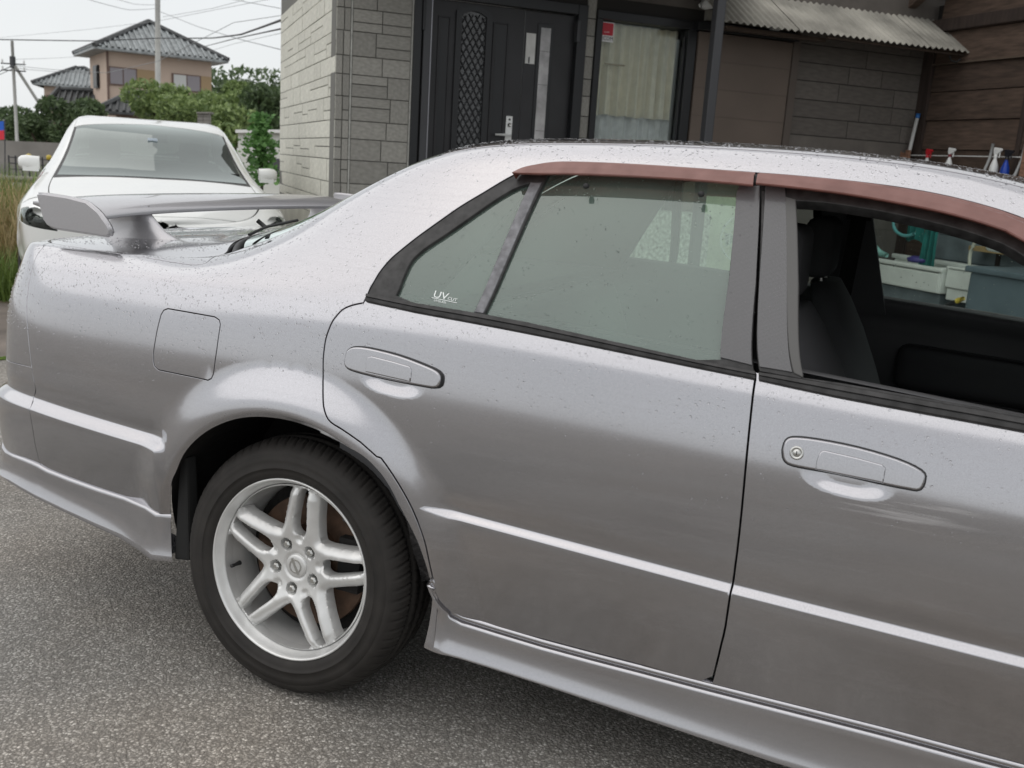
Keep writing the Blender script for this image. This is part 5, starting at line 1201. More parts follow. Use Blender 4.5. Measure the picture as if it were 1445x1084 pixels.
# ================================================================ the timber shed
SP=HC+HE*5.35
def sp(o,z,d=0.): p=SP+HN*o+HE*d;return (p[0],p[1],z)     # along its face (towards the camera), height, depth behind the face
shed=empty('timber_shed',(0,0,0),label='dark brown weatherboarded shed at the right with wide planks and eaves',cat='shed')
wood=mat('dark_stained_plank',(.080,.054,.040),.75,vary=.22,noise=(3.0,.35,9,(2.2,2.2,16)),bump=(30,.5,.003))
postm=mat('dark_stained_post',(.040,.028,.023),.75,noise=(4,.3,6,(8,8,1)),bump=(50,.4,.002))
def sb(name,o0,o1,z0,z1,d0,d1,m,parent=shed,bev=0,tilt=0.):
    b=MB();b.hexa([sp(o0,z0,d0-tilt),sp(o1,z0,d0-tilt),sp(o1,z0,d1),sp(o0,z0,d1),sp(o0,z1,d0),sp(o1,z1,d0),sp(o1,z1,d1),sp(o0,z1,d1)]);o=b.done(name,m,parent);fixn(o)
    if bev:bevel(o,bev)
    return o
sb('shed_core',-.05,4.2,0,2.9,.05,1.8,jdark)
sb('corner_post',-.03,.115,0,2.72,-.045,.09,postm,bev=.006)
zs=[2.93,2.65,2.37,2.14,1.895,1.64,1.40,1.15]
rr=random.Random(5)
for i in range(len(zs)-1):
    for k,(o0,o1) in enumerate(((.118,1.155),(1.20,2.4))):
        if zs[i]<1.7 and k==1: pass
        sb('plank',o0,o1,zs[i+1]+.004,zs[i],-.008+rr.uniform(-.003,.003),.045,wood,bev=.003,tilt=.014)
sb('plank',2.40,3.6,1.15,2.6,-.01,.045,wood)
sb('stud_post',1.157,1.198,0,2.66,-.03,.045,postm,bev=.004)
sb('corner_bead',.112,.120,1.66,2.36,-.052,-.044,postm);sb('batten',.12,2.0,2.372,2.384,-.045,-.02,mat('pale_batten_edge',(.10,.075,.055),.7))
bev_=sb('beam_end',-.16,.02,2.60,2.76,-.30,.1,postm,bev=.012);sb('beam',.0,3.4,2.655,2.76,-.06,.05,postm,bev=.008)
# eaves rising to the right
def rake(o0,z0,o1,z1,th,d0,d1,m,name):
    b=MB();b.hexa([sp(o0,z0-th,d0),sp(o1,z1-th,d0),sp(o1,z1-th,d1),sp(o0,z0-th,d1),sp(o0,z0,d0),sp(o1,z1,d0),sp(o1,z1,d1),sp(o0,z0,d1)]);fixn(b.done(name,m,shed))
rake(-.50,2.80,2.0,4.1,.05,-.38,2.2,postm,'roof_edge');rake(-.46,2.87,2.0,4.15,.04,-.42,2.3,mat('slate_edge',(.08,.075,.075),.8),'roof_edge')
rake(-.3,2.76,2.0,3.95,.07,-.30,-.22,wood,'barge_board')
for i in range(5): sb('plank',.1+0*i,2.6,2.93+i*.25+.004,2.93+(i+1)*.25,-.008,.045,wood,bev=.003,tilt=.012)
lw=mat('blue_grey_boards',(.17,.20,.215),.8,noise=(5,.3,6),bump=(60,.4,.002))
for i in range(5):
    sb('lower_board',.42,3.6,.05+i*.215,.05+(i+1)*.215-.006,-.012-.002*(i%2),.045,lw,bev=.003)
sb('lower_panel',.10,.40,.0,1.14,-.02,.045,wood,bev=.004)
# rail and the tools hanging from it
rail=sb('hanging_rail',-.10,2.6,1.583,1.590,-.118,-.111,whitep,None);tag(rail,'thin pale rail along the shed planks with cleaning tools hung on it','rail')
b=MB();b.tube([sp(.02,1.05,-.13),sp(.095,1.92,-.10)],[.018,.016],12);pole_=empty('pole',(0,0,0),label='white pole with a blue cap leaning at the shed corner post',cat='pole');b.done('shaft',whitep,pole_,smooth=True)
b=MB();b.tube([sp(.0945,1.915,-.10),sp(.098,1.955,-.099)],.019,12);b.done('cap',mat('blue_cap',(.02,.12,.35),.4),pole_,smooth=True)
brs=mat('bare_wood',(.24,.13,.085),.75,noise=(5,.3,6,(2,2,14)))
br=empty('wooden_brush',(0,0,0),label='short wooden brush blocks hung at the left end of the rail',cat='brush')
for i in range(4): sb('brush_block',-.10+i*.055,-.055+i*.055,1.47+.01*(i%2),1.63-.012*(i%3),-.15,-.125,brs,br,bev=.004)
b=MB();b.tube([sp(-.16,1.42,-.12),sp(-.155,1.60,-.12)],.016,8);o=b.done('blue_brush_handle',mat('teal_plastic',(.03,.22,.30),.4),None,smooth=True);tag(o,'teal handle end beside the wooden brush blocks','brush')
def sprayer(o,headm,bodym,label,ztop=1.635,band_=None,flip=1,size=1.):
    e_=empty('spray_bottle',sp(o,ztop-.26*size,-.155),label=label,cat='spray bottle',group='spray bottles hung on the shed rail')
    e_.rotation_euler=(0,0,math.atan2(HN[1],HN[0])+ (0 if flip>0 else math.pi));e_.scale=(size,size,size)
    b=MB();b.lathe([(0,0),(.030,0),(.034,.006),(.034,.09),(.030,.12),(.018,.155),(.012,.17),(.012,.185)],20);b.done('bottle',bodym,e_,smooth=True)
    b=MB();b.lathe([(.015,.18),(.015,.20),(.012,.203)],16);b.done('collar',band_ or headm,e_,smooth=True)
    b=MB();b.hexa([(-.012,-.009,.203),(.016,-.009,.203),(.016,.009,.203),(-.012,.009,.203),(-.055,-.008,.236),(.022,-.010,.240),(.022,.010,.240),(-.055,.008,.236)])
    b.hexa([(-.055,-.009,.236),(.022,-.011,.240),(.022,.011,.240),(-.055,.009,.236),(-.050,-.007,.250),(.018,-.008,.258),(.018,.008,.258),(-.050,.007,.250)]);h=b.done('trigger_head',headm,e_);bevel(h,.003)
    b=MB();b.tube([(-.03,0,.235),(-.038,0,.205),(-.034,0,.18)],[.006,.005,.004],8);b.done('trigger',headm,e_,smooth=True)
redp=mat('red_plastic',(.50,.02,.03),.35);blup=mat('blue_plastic',(.012,.06,.42),.3,trans=.2);blkp=mat('black_plastic',(.015,.015,.02),.4)
sprayer(.35,redp,whitep,'white spray bottle with a red trigger head on the shed rail',1.645,flip=-1)
sprayer(.61,whitep,whitep,'white spray bottle with a dark red collar band on the shed rail',1.655,band_=mat('maroon_plastic',(.16,.01,.02),.4),flip=-1)
sprayer(1.10,whitep,whitep,'all-white spray bottle with the rounded head hung left of the blue bottle',1.66,flip=-1,size=1.05)
sprayer(1.215,blkp,blup,'translucent blue spray bottle with a black head on the shed rail',1.645,flip=-1,size=1.05)
def brushy(o,label,zt=1.69):
    e_=empty('scrub_brush',(0,0,0),label=label,cat='brush',group='long handled brushes on the shed rail')
    b=MB();b.tube([sp(o,zt,-.13),sp(o-.01,zt-.12,-.13),sp(o-.025,zt-.22,-.15),sp(o-.05,zt-.32,-.16),sp(o-.06,zt-.42,-.16)],[.013,.012,.012,.015,.017],10);b.done('handle',mat('grey_plastic',(.42,.43,.43),.4) if 'grey_plastic' not in MATS else MATS['grey_plastic'],e_,smooth=True)
    b=MB();b.box(sp(o-.06,zt-.45,-.165),(.03,.03,.09));b.done('bristles',whitep,e_)
brushy(1.03,'pale curved brush handle hung left of the white spray bottle');brushy(1.35,'pale curved brush handle hung right of the blue spray bottle',1.685)
o=sb('wooden_dustpan',1.37,1.50,1.43,1.70,-.17,-.14,brs,None,bev=.006);tag(o,'flat wooden board hung at the right end of the rail','board')
# ================================================================ wash corner seen through the open window
sinkm=mat('white_sink_enamel',(.70,.72,.68),.3,noise=(9,.06,6))
sink=empty('outdoor_sink',(0,0,0),label='long white outdoor wash basin seen through the open front window',cat='sink')
def basin():
    V=[];F=[];n=26;m_=12
    for i in range(n+1):
        t=i/n;o=.22+t*.98
        for j in range(m_+1):
            a=j/m_*math.pi;dy=math.cos(a);dz=-math.sin(a)*(.9+.1*math.sin(t*math.pi))*(math.sin(min(max(t,.04),.96)*math.pi)**.25)
            V.append(sp(o,.665+.135*dz,-.42+.20*dy))
    for i in range(n):
        for j in range(m_): F.append((i*(m_+1)+j,i*(m_+1)+j+1,(i+1)*(m_+1)+j+1,(i+1)*(m_+1)+j))
    return mesh('bowl',V,F,sinkm,sink,smooth=True)
fixn(basin())
sb('sink_front',.20,1.22,.47,.63,-.66,-.63,sinkm,sink,bev=.012);sb('sink_rim',.18,1.24,.64,.675,-.665,-.60,sinkm,sink,bev=.012);sb('sink_rim',.18,1.24,.66,.70,-.24,-.18,sinkm,sink,bev=.012);sb('sink_end',1.20,1.24,.47,.68,-.65,-.2,sinkm,sink,bev=.01)
sb('sink_box',1.25,1.66,.53,.68,-.62,-.25,sinkm,sink,bev=.012);sb('sink_box_lid',1.25,1.66,.683,.70,-.63,-.24,sinkm,sink,bev=.006);sb('sink_box_lower',1.26,1.64,.43,.525,-.60,-.25,sinkm,sink,bev=.01)
sb('sink_base',.25,1.2,.0,.46,-.60,-.1,lw,sink,bev=.008)
teal=mat('teal_cloth',(.012,.13,.115),.95,noise=(9,.35,5),sheen=.3)
def cloth(o0,o1,z0,z1,d,label,k=18,seed=1,taper=.0):
    nx,nz=50,24;V=[];r=random.Random(seed);p=[r.uniform(0,6) for _ in range(4)]
    for lay in (0,.006):
        for j in range(nz+1):
            t=j/nz
            for i in range(nx+1):
                x=i/nx;c=(o0+o1)/2;hw_=(o1-o0)/2*(1-taper*(1-t));V.append(sp(c+(x*2-1)*hw_,z1-(z1-z0)*t-.02*math.sin(x*7+p[2])*(t>.9),d-lay+.022*math.sin(x*k+p[0]+t)+.01*math.sin(x*k*2.3+p[1])))
    N0=(nx+1)*(nz+1);F=[]
    for L_ in (0,1):
        for j in range(nz):
            for i in range(nx): q=L_*N0+j*(nx+1)+i;F.append((q,q+1,q+nx+2,q+nx+1))
    o=mesh('cloth',V,F,teal,None,smooth=True);tag(o,label,'cloth')
cloth(.62,.80,.86,1.12,-.50,'short teal cloth hanging at the left above the basin, seen through the open window',14,2,.3)
cloth(.84,1.02,.645,1.10,-.52,'long teal cloth hanging down to the basin rim, seen through the open window',16,4,.2)
b=MB();ring=[sp(.64-.11*math.cos(a)*0+.16*math.cos(a),1.0+.11*math.sin(a),-.54) for a in np.linspace(math.pi*.9,math.pi*1.75,16)];b.tube(ring,.014,8);o=b.done('hose',mat('mint_hose',(.12,.36,.36),.4),None,smooth=True);tag(o,'mint green curved hose hanging left of the teal cloths','hose')
b=MB();ring=[sp(1.52+.13*math.cos(a),.80+.17*math.sin(a),-.55) for a in np.linspace(math.pi*.45,math.pi*1.45,18)];b.tube(ring,.014,8);o=b.done('hose',mat('cream_hose',(.50,.50,.42),.4),None,smooth=True);tag(o,'cream curved hose right of the basin, seen through the open window','hose')
b=MB();b.lathe([(0,.09),(.04,.085),(.085,.05),(.095,.0),(.08,-.02),(0,-.03)],20,sp(1.66,.88,-.55));o=b.done('ladle_bowl',sinkm,None,smooth=True);tag(o,'upturned white bowl beside the cream hose','bowl')
b=MB();b.lathe([(0,.02),(.07,.02),(.11,.0),(.10,-.03),(0,-.03)],18,sp(.80,.71,-.48));o=b.done('sponge_dish',mat('purple_plastic',(.06,.05,.20),.5),None,smooth=True);tag(o,'dark purple dish on the back rim of the basin','dish')
b=MB();b.tube([sp(.16,.80,-.5),sp(.34,.71,-.52),sp(.44,.70,-.52)],[.03,.032,.02],10);o=b.done('mint_glove',mat('mint_rubber',(.30,.58,.52),.5),None,smooth=True);tag(o,'mint rubber glove lying on the left end of the basin','glove')
o=sb('wooden_shelf',1.02,1.48,.815,.855,-.20,-.012,mat('pale_shelf_wood',(.30,.21,.10),.8),None,bev=.004);tag(o,'small pale wooden shelf on the blue-grey boards behind the basin','shelf')
b=MB();b.tube([sp(1.28,1.02,-.14),sp(1.26,.93,-.14),sp(1.27,.86,-.14)],[.03,.022,.012],8);b.tube([sp(1.27,.97,-.14),sp(1.33,1.0,-.14)],[.02,.01],8);o=b.done('tap_handle',void,None,smooth=True);tag(o,'dark tap above the small wooden shelf','tap')
bin_=empty('water_tank',(0,0,0),label='blue-grey plastic tank at the right of the basin, seen through the open window',cat='tank')
sb('tank_body',1.66,2.6,.32,.70,-.80,-.3,mat('bluegrey_plastic',(.11,.145,.165),.45,noise=(4,.15)),bin_,bev=.02);sb('tank_lid',1.63,2.63,.70,.745,-.83,-.28,MATS['bluegrey_plastic'],bin_,bev=.012)
for i,o_ in enumerate((1.72,1.80,1.9,2.2)): b=MB();b.tube([sp(o_,0,-.72),sp(o_,.33,-.72)],.022,8);b.done('tank_leg',framec,bin_,smooth=True)
b=MB();b.tube([sp(1.05,.24,-.78),sp(1.45,.40,-.78),sp(1.55,.455,-.78)],[.018,.018,.015],8);o=b.done('hose_gun',framec,None,smooth=True);gun=o;tag(gun,'dark spray lance with a yellow nozzle collar leaning by the tank','hose gun')
b=MB();b.tube([sp(1.56,.46,-.78),sp(1.62,.49,-.78)],[.022,.016],10);b.done('nozzle_collar',mat('yellow_plastic',(.55,.42,.06),.4),gun,smooth=True)
# electric fan standing against the house, seen through the rear window
fan=empty('electric_fan',hw(3.32,0,.45),math.atan2(HN[1],HN[0])-.35,label='pale round electric fan standing by the wall, seen through the rear door window',cat='fan')
fm=mat('pale_green_plastic',(.78,.82,.76),.4)
b=MB()
for a in np.linspace(0,2*math.pi,37)[:-1]: b.tube([(.0,.03*math.cos(a),.80+.03*math.sin(a)),(.05,.12*math.cos(a+.5),.80+.12*math.sin(a+.5)),(.02,.20*math.cos(a+.8),.80+.20*math.sin(a+.8))],.0024,4,False)
for R_ in (.07,.13,.20): b.tube([(.035,R_*math.cos(a),.80+R_*math.sin(a)) for a in np.linspace(0,2*math.pi,41)],.004 if R_<.2 else .009,6,False)
b.done('guard',fm,fan,smooth=True)
b=MB();b.lathe([(0,.055),(.035,.05),(.04,.02)],20,(0,0,.80),'x');b.tube([(-.05,0,.80),(-.06,0,.02)],.02,10);b.done('hub_and_stem',fm,fan,smooth=True);b=MB();b.lathe([(.16,0),(.16,.02),(.05,.04),(0,.04)],28,(-.05,0,0));b.done('foot',fm,fan,smooth=True)
b=MB()
for kq in range(4):
    a=kq*math.pi/2;b.hexa([(-.01,.03*math.cos(a-.3),.8+.03*math.sin(a-.3)),(.01,.03*math.cos(a+.3),.8+.03*math.sin(a+.3)),(.02,.17*math.cos(a+.45),.8+.17*math.sin(a+.45)),(-.01,.17*math.cos(a-.25),.8+.17*math.sin(a-.25)),(-.008,.03*math.cos(a-.3),.8+.03*math.sin(a-.3)),(.012,.03*math.cos(a+.3),.8+.03*math.sin(a+.3)),(.022,.17*math.cos(a+.45),.8+.17*math.sin(a+.45)),(-.008,.17*math.cos(a-.25),.8+.17*math.sin(a-.25))])
b.done('blades',mat('fan_blades',(.35,.42,.38),.3),fan)
# added board behind the fan, coloured pale for the bright wall there, and rough stone-look panel beside it
o=hb('bright_wall_board',3.12,3.62,.35,1.12,.06,.10,mat('pale_green_board',(.80,.86,.66),.7,noise=(6,.1)),None,bev=.006);tag(o,'pale greenish board standing in for the bright wall behind the fan','board')
o=hb('stone_planter',2.30,3.02,.33,.98,.06,.40,mat('speckled_stone',(.50,.51,.46),.9,noise=(40,.6,4),bump=(60,1,.006)),None,bev=.01);tag(o,'speckled grey stone block under the curtained window, seen through the rear door glass','stone block')
# ================================================================ the street and houses at the far left
def pix_quadlist(pts,d): return [at(x,y,d) for x,y in pts]
def prism(name,pts,d,th,m,parent,**k):
    """outline traced in a plane facing the camera at depth d, th metres thick"""
    a=[at(x,y,d) for x,y in pts];n=len(a);V=[tuple(p) for p in a]+[tuple(p+CWH*th) for p in a]
    F=[tuple(range(n)),tuple(reversed(range(n,2*n)))]+[(i,i+n,(i+1)%n+n,(i+1)%n) for i in range(n)]
    o=mesh(name,V,F,m,parent,**k);fixn(o);return o
CWH=np.array([CW[0],CW[1],0.]);CWH/=np.linalg.norm(CWH)
DH=56.
tan_=mat('tan_render',(.54,.43,.355),.9,noise=(.6,.06));tan2=mat('brown_fascia',(.17,.115,.095),.8);tile=mat('grey_roof_tile',(.25,.27,.275),.5,noise=(3,.35,4),bump=(6,.4,.03));tiled=mat('dark_roof_tile',(.055,.058,.06),.55,noise=(3,.3))
hglass=mat('far_window_glass',(.22,.20,.22),.15,spec=.9);hpan=mat('closed_shutter',(.36,.26,.15),.7);hwht=mat('pale_window',(.55,.56,.55),.3)
class FarHouse:
    """box house in a local frame: e1 along the long wall, e2 depth, built from its near corner"""
    def __init__(s,px,py,d,rot,label,name='house'):
        s.o=at(px,py,d);s.o[2]=0;a=math.atan2(CR[1],CR[0])+rot;s.e1=np.array([math.cos(a),math.sin(a),0]);s.e2=np.array([-math.sin(a),math.cos(a),0])
        s.e=empty(name,(0,0,0),label=label,cat='house')
    def p(s,x,y,z): return tuple(s.o+s.e1*x+s.e2*y+np.array([0,0,z]))
    def box(s,name,x0,x1,y0,y1,z0,z1,m,parent=None,**k):
        b=MB();b.hexa([s.p(x0,y0,z0),s.p(x1,y0,z0),s.p(x1,y1,z0),s.p(x0,y1,z0),s.p(x0,y0,z1),s.p(x1,y0,z1),s.p(x1,y1,z1),s.p(x0,y1,z1)]);o=b.done(name,m,parent or s.e,**k);fixn(o);return o
    def window(s,x0,x1,z0,z1,panes,y=0,side=False):
        w=s.box('window',x0-.06,x1+.06,y-.08,y+.02,z0-.06,z1+.06,tan2) if not side else s.box('window',y-.08,y+.02,x0-.06,x1+.06,z0-.06,z1+.06,frameb)
        n=len(panes)
        for i,m in enumerate(panes):
            a=x0+(x1-x0)*i/n+.03;b_=x0+(x1-x0)*(i+1)/n-.03
            if side: s.box('pane',y-.11,y-.09,a,b_,z0,z1,m,w)
            else: s.box('pane',a,b_,y-.11,y-.09,z0,z1,m,w)
        return w
    def hip(s,x0,x1,y0,y1,z0,h,m,ridge=.5,name='roof',pitch_tiles=.30,ov=0):
        """hipped roof with raised tile rolls running down each slope and fat ridge rolls"""
        cx0=x0+(y1-y0)/2*ridge;cx1=x1-(y1-y0)/2*ridge
        if cx0>cx1: cx0=cx1=(x0+x1)/2
        cy=(y0+y1)/2;A,B,C_,D=(x0,y0,z0),(x1,y0,z0),(x1,y1,z0),(x0,y1,z0);E_,F_=(cx0,cy,z0+h),(cx1,cy,z0+h)
        V=[s.p(*q) for q in (A,B,C_,D,E_,F_)]+[s.p(q[0],q[1],q[2]-.12) for q in (A,B,C_,D)]
        r=mesh(name,V,[(0,1,5,4),(1,2,5),(2,3,4,5),(3,0,4),(0,6,7,1),(1,7,8,2),(2,8,9,3),(3,9,6,0),(6,9,8,7)],m,s.e);fixn(r)
        b=MB();A,B,C_,D,E_,F_=[np.array(q) for q in (A,B,C_,D,E_,F_)]
        def rolls(P,Q,T0,T1,n):
            for i in range(n+1):
                t=i/n;base=P*(1-t)+Q*t
                # run up the slope direction until the hips
                up=np.array([0,0,0.]);edge=(Q-P)/np.linalg.norm(Q-P);nrm=np.cross(edge,T0-P);upd=np.cross(nrm,edge);upd/=np.linalg.norm(upd)
                if upd[2]<0: upd=-upd
                # limit by hips
                s_=t*np.linalg.norm(Q-P);l0=np.dot(T0-P,edge);l1=np.dot(T1-P,edge);H_=np.dot(T0-P,upd);W_=np.linalg.norm(Q-P)
                k=min(1,s_/max(l0,1e-6),(W_-s_)/max(W_-l1,1e-6));top=base+upd*H_*k
                if k<.04: continue
                b.tube([s.p(*(base+[0,0,.04])),s.p(*(top+[0,0,.04]))],.075,5,False)
        rolls(A,B,E_,F_,int(np.linalg.norm(B-A)/pitch_tiles));rolls(D,A,E_,E_,int(np.linalg.norm(D-A)/pitch_tiles));rolls(B,C_,F_,F_,int(np.linalg.norm(D-A)/pitch_tiles))
        b.done('roof_tiles',m,r,kind='stuff')
        b=MB()
        for P,Q in ((A,E_),(B,F_),(C_,F_),(D,E_),(E_,F_)):
            if np.linalg.norm(P-Q)>.1: b.tube([s.p(*(P+[0,0,.06])),s.p(*(Q+[0,0,.12]))],.14,6)
        b.done('ridge_cap',tiled,r)
        return r
fh=FarHouse(133,68,50,.56,'two storey tan house with a grey tiled hip roof in the distance')
fh.box('wall',.75,6.25,.75,6.25,0,5.95,tan_);fh.box('fascia',.08,6.92,.08,6.92,5.86,5.98,tan2)
fh.hip(0,7,0,7,5.97,1.84,tile,ridge=1.0)
def W(a,b_,z0,z1,p): return fh.window(.75+a,.75+b_,z0,z1,p,y=.75)
W(.08,1.45,4.2,5.03,[hglass,hglass]);fh.box('shutter',2.24,3.18,.66,.75,4.15,5.08,hpan)
W(3.38,4.85,4.2,5.0,[hwht,hglass]);fh.box('shutter',5.65,6.22,.66,.75,4.15,5.05,hpan)
fh.window(3.2,4.4,4.1,5.2,[frameb],y=.70,side=True);fh.box('corner_trim',.70,.80,.68,.78,2.8,5.9,tan2)
fl_=FarHouse(150,160,46,.30,'dark tiled porch roof wing in front of the two storey tan house')
fl_.box('wall',.4,3.4,.4,3,0,2.6,tan2);fl_.hip(-.45,3.9,0,3.6,2.6,.98,tiled,ridge=.9)
fh2=FarHouse(52,165,72,.30,'smaller tan house with a grey hip roof left of the two storey one')
fh2.box('wall',.5,5.2,.5,5,0,5.0,tan_);fh2.hip(-.2,5.9,-.2,5.6,5.02,1.45,tile,ridge=.95);fh2.window(.7,1.7,3.4,4.2,[hglass],y=.5);fh2.box('fascia',0,5.7,0,5.4,4.9,5.03,tan2)
fh3=FarHouse(70,168,54,.25,'low dark tiled outbuilding left of the two storey tan house')
fh3.box('wall',.2,2.4,0,3,0,2.8,tan2);fh3.hip(-.2,2.9,-.5,3.0,2.8,1.05,tiled,ridge=.3)
# utility poles
polem=mat('concrete_pole',(.42,.42,.40),.7,noise=(2,.1));wirem=mat('cable_black',(.04,.04,.045),.6);wireg=mat('cable_grey',(.25,.26,.27),.6)
def upole(px,ptop,pbot,d,r,label,arms=True):
    a=at(px[0],ptop,d);b_=at(px[1],pbot,d);b_[2]=0;b_[0]+=0;e_=empty('utility_pole',tuple(b_),label=label,cat='utility pole');a0=a-b_
    b=MB();b.tube([(0,0,0),tuple(a0*[1,1,1])],[r*1.25,r],12);b.done('shaft',polem,e_,smooth=True)
    ci=CR*[1,1,0]/np.linalg.norm(CR[:2])
    if arms:
        for i,f in enumerate(arms):
            p=a0*f;b=MB();q=.38;b.tube([tuple(p-ci*q),tuple(p+ci*q)],.022,6);b.done('crossarm',framec,e_)
            for s_ in (-.34,0,.34): b=MB();b.lathe([(.02,0),(.03,.03),(.02,.05),(.03,.07),(.01,.10)],8,tuple(p+ci*s_+[0,0,.03]));b.done('insulator',whitep,e_,smooth=True)
    return e_
upole((222,222),-150,190,36,.088,'pale concrete utility pole in front of the tan house',arms=(.90,.86,.955))
lp=upole((17,25),58,216,30,.045,'thin leaning utility pole at the far left with a stay',arms=(.83,.78))
b=MB();q0=at(21,93,30);q1=at(72,172,31);base=lp.location;b.tube([tuple(q0-np.array(base)),tuple(q1-np.array(base))],.05,6);b.done('stay_tube',polem,lp)
b=MB();b.box(tuple(at(18,88,30)-np.array(base)),(.12,.12,.35));b.done('junction_box',framec,lp)
def wire(pts,d0,d1,r,m,label,sag=0):
    P=[];n=len(pts)
    for i in range(n-1):
        for t in np.arange(0,1,.125):
            x=pts[i][0]*(1-t)+pts[i+1][0]*t;y=pts[i][1]*(1-t)+pts[i+1][1]*t+sag*4*((i+t)/(n-1))*(1-(i+t)/(n-1));f=(i+t)/(n-1);P.append(tuple(at(x,y,d0*(1-f)+d1*f)))
    P.append(tuple(at(*pts[-1],d1)));b=MB();b.tube(P,r,5,False);o=b.done('overhead_cable',m,None);tag(o,label,'cable',group='overhead cables crossing the sky')
W_=[([(-60,54),(0,55),(130,57),(222,54)],30,36,.018,wirem,'thick cable running left from the pole below its top',1),
([(222,54),(300,53),(340,48),(396,29)],36,14,.020,wirem,'thick cable rising right from the pole to the house corner',1),
([(280,68),(330,55),(396,41)],40,14,.014,wirem,'thin dark cable under the thick one by the house corner',0),
([(222,15),(280,38),(340,56),(396,70)],36,20,.009,wireg,'thin cable falling right from the pole top',0),
([(222,0),(300,-6),(396,12)],36,18,.007,wireg,'thin cable high above the tan house roof',0),
([(120,-2),(180,12),(222,12)],26,36,.008,wireg,'thin cable reaching the pole top from the upper left',2),
([(140,-8),(190,5),(222,7)],26,36,.007,wireg,'topmost thin cable reaching the pole from the left',1),
([(230,24),(300,12),(345,0)],36,26,.007,wireg,'thin cable rising right from the pole',0),
([(23,93),(70,96),(150,100),(222,84),(330,30),(396,22)],30,20,.007,wireg,'long slack cable from the left pole across the tan house',3),
([(23,96),(60,99),(130,104)],30,52,.009,wireg,'service cable from the left pole to the small tan house',1),
([(20,92),(-10,105),(-40,118)],30,22,.014,wirem,'thick cable dropping left from the thin pole',0),
([(20,96),(-10,110),(-40,128)],30,22,.010,wirem,'second cable dropping left from the thin pole',0),
([(20,84),(80,82),(110,80)],30,45,.006,wireg,'thin cable above the small tan house',0),
([(-20,55),(120,42),(222,30),(396,-4)],48,22,.006,wireg,'faint cable slanting up behind the tan roof',0),
([(250,86),(330,62),(396,47)],44,20,.006,wireg,'faint cable right of the tan roof',0),
([(330,112),(396,120)],50,30,.006,wireg,'low faint cable right of the tan house',0)]
for a in W_: wire(a[0],a[1],a[2],a[3],a[4],a[5],a[6])
# planting
def leafmat(name,c,c2,tr=.25):
    m=bpy.data.materials.new(name);m.use_nodes=True;t=m.node_tree;b=t.nodes['Principled BSDF'];A=t.nodes.new
    g=A('ShaderNodeNewGeometry');oi=A('ShaderNodeTexCoord');n=A('ShaderNodeTexNoise');n.inputs['Scale'].default_value=1.2;n.inputs['Detail'].default_value=5;t.links.new(oi.outputs['Object'],n.inputs['Vector'])
    ad=A('ShaderNodeMath');ad.operation='MULTIPLY_ADD';ad.inputs[1].default_value=.6;t.links.new(g.outputs['Random Per Island'],ad.inputs[0]);
    s=A('ShaderNodeMath');s.operation='MULTIPLY';s.inputs[1].default_value=.6;t.links.new(n.outputs['Fac'],s.inputs[0]);t.links.new(s.outputs[0],ad.inputs[2])
    cr=A('ShaderNodeValToRGB');cr.color_ramp.elements[0].position=.2;cr.color_ramp.elements[0].color=(*c,1);cr.color_ramp.elements[1].position=.85;cr.color_ramp.elements[1].color=(*c2,1);t.links.new(ad.outputs[0],cr.inputs[0])
    t.links.new(cr.outputs[0],b.inputs['Base Color']);b.inputs['Roughness'].default_value=.55
    tl=A('ShaderNodeBsdfTranslucent');t.links.new(cr.outputs[0],tl.inputs[0]);mx=A('ShaderNodeMixShader');mx.inputs[0].default_value=tr;t.links.new(b.outputs[0],mx.inputs[1]);t.links.new(tl.outputs[0],mx.inputs[2]);t.links.new(mx.outputs[0],t.nodes['Material Output'].inputs[0]);return m
lf_bam=leafmat('bamboo_leaf',(.085,.14,.045),(.29,.38,.14));lf_dk=leafmat('dark_leaf',(.04,.072,.03),(.12,.175,.075));lf_vine=leafmat('vine_leaf',(.05,.14,.03),(.16,.33,.09));lf_grass=leafmat('grass_blade',(.07,.13,.02),(.20,.28,.07));lf_dry=leafmat('dry_grass',(.20,.15,.06),(.48,.38,.20))
bark=mat('bark',(.07,.055,.04),.9,bump=(20,.8,.01))
